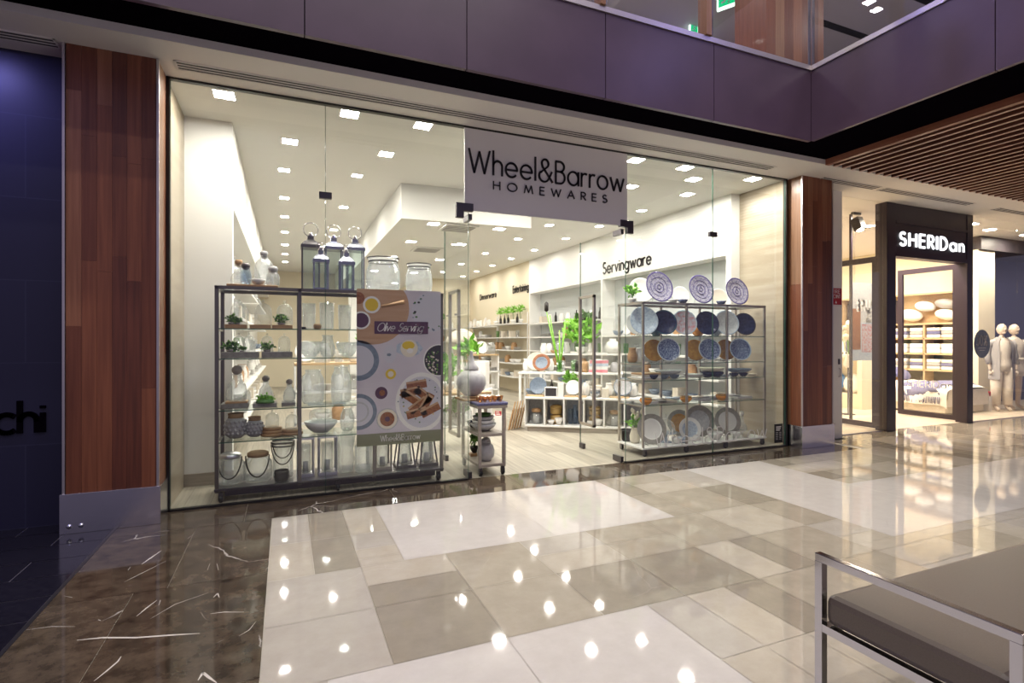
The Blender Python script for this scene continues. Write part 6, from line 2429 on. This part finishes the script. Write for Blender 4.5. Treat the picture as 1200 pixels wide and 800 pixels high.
for nm, lab, px_, py_, y_, rz_, k in (('exit_sign', 'large green and white exit sign hanging above the upper floor balcony', 866, -8, 5.6, R(-60), 1.35), ('exit_sign', 'small green exit sign far back on the upper floor', 818, 35, 8.25, 0, 1.0)):
    xx, zz = xz(px_, py_, y_)
    t = thing(nm, lab, 'exit sign', (xx, y_, zz), rz_, 'green exit signs')
    q = MB(M['exitlit'])
    q.box(-.22 * k, .22 * k, -.02, .02, -.11 * k, .11 * k, .004)
    q.build('lightbox', t)
    q = MB(M['green'])
    q.box(-.2 * k, -.03 * k, -.024, -.02, -.085 * k, .085 * k)
    q.m(M['cer'])
    q.disc((-.10 * k, -.0245, .055 * k), .016 * k, 10)
    q.tube([(-.105 * k, -.025, .035 * k), (-.115 * k, -.025, -.01 * k), (-.085 * k, -.025, -.03 * k), (-.10 * k, -.025, -.07 * k)], .011 * k, 5)
    q.tube([(-.115 * k, -.025, -.01 * k), (-.145 * k, -.025, -.045 * k), (-.17 * k, -.025, -.045 * k)], .010 * k, 5)
    q.tube([(-.14 * k, -.025, .0), (-.12 * k, -.025, .03 * k), (-.07 * k, -.025, .02 * k)], .008 * k, 5)
    q.m(M['green'])
    lettering(q, 'EXIT', .0, -.04 * k, .08 * k, .2, .002, .2, width=.18 * k, y=-.0205)
    q.build('pictogram', t)
    q = MB(M['darksteel'])
    for s_ in (-.15 * k, .15 * k):
        q.tube([(s_, 0, .11 * k), (s_, 0, 7.6 - zz)], .006, 6)
    q.build('hanger', t)

# ============================ bench
bn = thing('bench', 'taupe leather bench with chrome side frame in the right foreground', 'bench', (1.86, 1.10, 0))
HS = .0145
for yy in (-.295, .295):
    q = MB(M['chrome'])
    q.box(-HS, HS, yy - HS, yy + HS, 0, .572)
    q.build('leg', bn)
    q = MB(M['chrome'])
    q.box(1.33 - HS, 1.33 + HS, yy - HS, yy + HS, 0, .325)
    q.build('leg', bn)
q = MB(M['chrome'])
q.box(-HS, HS, -.295 - HS, .295 + HS, .572, .601, .002)
q.build('arm_bar', bn)
q = MB(M['chrome'])
for xx in (0, 1.33):
    q.box(xx - HS, xx + HS, -.28, .28, .315, .344)
for yy in (-.295, .295):
    q.box(HS, 1.33 - HS, yy - HS, yy + HS, .297, .325)
q.build('seat_rail', bn)
q = MB(M['cushion'])
q.box(-.004, 1.36, -.277, .277, .3455, .456, .026)
q.build('cushion', bn)

# ============================ lights of the place
pd_ = None


def downlight(x_, y_, z_, label, group, w_=.13, mat='lamp', trim='white', rnd_=False):
    t = thing('ceiling_light', label, 'ceiling light', (x_, y_, z_), 0, group)
    q = MB(M[trim])
    a, b = w_ / 2, w_ / 2 + .014
    for s_ in (-1, 1):
        q.box(-b, b, min(s_ * a, s_ * b), max(s_ * a, s_ * b), -.006, -.0005)
        q.box(min(s_ * a, s_ * b), max(s_ * a, s_ * b), -a, a, -.006, -.0005)
    q.build('trim_ring', t)
    q = MB(M[mat])
    q.add([(-a, -a, -.002), (-a, a, -.002), (a, a, -.002), (a, -a, -.002)], [(0, 1, 2, 3)])
    q.build('diffuser', t)
    return t


def lights(pts, z_, label, group, key=None, **kw):
    p0 = None
    for i, (x_, y_) in enumerate(pts):
        lb = label % NTH[i] if '%' in label else label
        if p0 is None:
            p0 = downlight(x_, y_, z_, lb, group, **kw)
        else:
            dup(p0, (x_, y_, z_), None, lb, group)


lights([(-.5, 5.31), (.56, 5.29), (1.27, 5.29), (2.0, 5.3), (2.9, 5.3), (3.86, 5.30), (4.60, 5.29), (5.03, 5.62), (5.75, 5.30)], ZC, 'square downlight, %s in the row just inside the shopfront glass', 'square shop downlights', w_=.16)
lights([(.04, 6.27), (1.07, 6.26), (2.9, 6.25), (4.46, 6.23), (5.46, 6.235)], ZC, 'square downlight, %s in the second row from the shopfront', 'square shop downlights', w_=.15)
lights([(-.02, y_) for y_ in (7.34, 8.77, 10.08, 11.5, 13.0, 14.4, 15.8)], ZC, 'square downlight, %s along the left wall', 'square shop downlights', w_=.12)
lights([(.86, y_) for y_ in (7.22, 9.0, 10.9, 12.8, 14.7)], ZC, 'square downlight, %s in the row left of the dropped ceiling', 'square shop downlights', w_=.12)
lights([(4.53, y_) for y_ in (7.4, 8.88, 10.34, 12.35, 14.3, 16.2)], ZC, 'square downlight, %s in the row right of the dropped ceiling', 'square shop downlights', w_=.125)
lights([(5.44, y_) for y_ in (7.30, 8.6, 9.9, 11.45, 12.87, 14.23, 15.62, 17.0)], ZC, 'square downlight, %s along the lettered wall', 'square shop downlights', w_=.12)
lights([(1.95, 7.47), (1.95, 8.96), (2.80, 8.86), (2.95, 7.43), (2.92, 10.7), (1.95, 10.7), (1.95, 13), (2.9, 13), (2.9, 15.5)], 3.09, 'square downlight, %s in the dropped ceiling', 'square shop downlights', w_=.15)
for i, (x_, y_) in enumerate(((2.36, 7.6), (2.38, 9.6))):
    t = thing('air_grille', 'square air grille in the dropped ceiling, ' + ('nearer' if i == 0 else 'further from') + ' the shopfront', 'air vent', (x_, y_, 3.09), 0, 'dropped ceiling grilles')
    q = MB(M['white'])
    q.box(-.25, .25, -.25, .25, -.02, -.0005, .003)
    q.build('frame', t)
    q = MB(M['darksteel'])
    for k in range(5):
        q.box(-.21, .21, -.19 + .085 * k, -.14 + .085 * k, -.0215, -.019)
    q.build('slot', t)
lights([(9.4, 5.85), (10.4, 5.85), (11.7, 5.75), (xat(1018, 6.6), 6.6), (9.6, 6.9), (11.2, 6.6), (12.6, 5.9), (8.3, 8.2), (10.2, 8.4), (12, 8.6), (13.9, 5.9), (9, 9.8), (11.5, 9.8)], ZC, 'square warm downlight, %s in the linen shop ceiling', 'linen shop downlights', w_=.16, mat='lampw', trim='soffit')
lights([(x_, y_) for x_ in (7.0, 9.3, 11.6) for y_ in (.8, -1.2, -3.2)], ZC + .02, 'small downlight set between the timber slats, %s from the shopfronts', 'slat ceiling downlights', w_=.10, mat='lampmall', trim='blacksat')
lights([(7.6, 6.6), (9.8, 6.4), (4.6, 7.7), (3, 6.5), (.5, 6.5), (6.9, 2.5), (9.4, 2.5)], 7.6, 'downlight, %s in the upper floor ceiling', 'upper floor downlights', w_=.15, mat='lampup', trim='upceil')
q = MB(M['lampblue'])
q.at(-2.5, 4.66, ZC - .002)
q.add([(-.5, -.03, 0), (-.5, .03, 0), (.5, .03, 0), (.5, -.03, 0)], [(0, 1, 2, 3)])
single(q, 'ceiling_light', 'blue strip light in the soffit over the dark neighbouring wall', 'ceiling light', (0, 0, 0))

# atrium ceiling high over the void with its lamps
at_ = MB(M['upceil'])
at_.box(-8, 5.6, -8, 4.4, 11.5, 11.6)
struct(at_, 'ceiling_atrium')
lights([(x_, y_) for x_ in (-4, -1, 2, 4.6) for y_ in (-5, -2, 1, 3.2)], 11.5, 'atrium downlight, %s in the high ceiling over the void', 'atrium downlights', w_=.3, mat='lampatrium', trim='upceil')

for i, (x_, y_, z_) in enumerate(((7.2, -.9, 7.1), (-.1, 5.5, 7.0))):  # unseen globes added so blue reflections fall on the bulkheads
    t = thing('unseen_blue_globe', 'unseen blue globe added to glow in the bulkheads, ' + ('beside the slat ceiling edge' if i == 0 else 'above the homewares shop'), 'added light', (x_, y_, z_), 0, 'added blue globes')
    q = MB(M['glowvio'])
    q.ell((0, 0, 0), (.13, .13, .13), 16, 10)
    q.build('globe', t)
    q = MB(M['blacksat'])
    q.tube([(0, 0, .13), (0, 0, 7.6 - z_)], .008, 6)
    q.build('cord', t)
W = bpy.data.worlds.new('World')
bpy.context.scene.world = W
W.use_nodes = True
bgn = W.node_tree.nodes.get('Background') or W.node_tree.nodes.new('ShaderNodeBackground')
bgn.inputs[0].default_value = (.43, .38, .56, 1)
bgn.inputs[1].default_value = .42

# ------------------------------------------------------------------ camera
cam = bpy.data.cameras.new('camera')
co = bpy.data.objects.new('camera', cam)
C.objects.link(co)
co.location = (0, 0, CAMH)
co.rotation_euler = (PI / 2, 0, -YAW)
cam.sensor_width = 36
cam.lens = FOC / 1200 * 36
cam.clip_start = .05
sc0 = bpy.context.scene
sc0.camera = co
sc0.view_settings.view_transform = 'Standard'
sc0.view_settings.look = 'None'
sc0.view_settings.gamma = 1
sc0.view_settings.use_curve_mapping = False
sc0.view_settings.exposure = .3
cy_ = sc0.cycles
cy_.max_bounces = 10
cy_.diffuse_bounces = 4
cy_.glossy_bounces = 4
cy_.transmission_bounces = 6
cy_.transparent_max_bounces = 40
cy_.sample_clamp_indirect = 4
cy_.sample_clamp_direct = 0
cy_.use_denoising = True
cy_.caustics_reflective = False
cy_.caustics_refractive = False
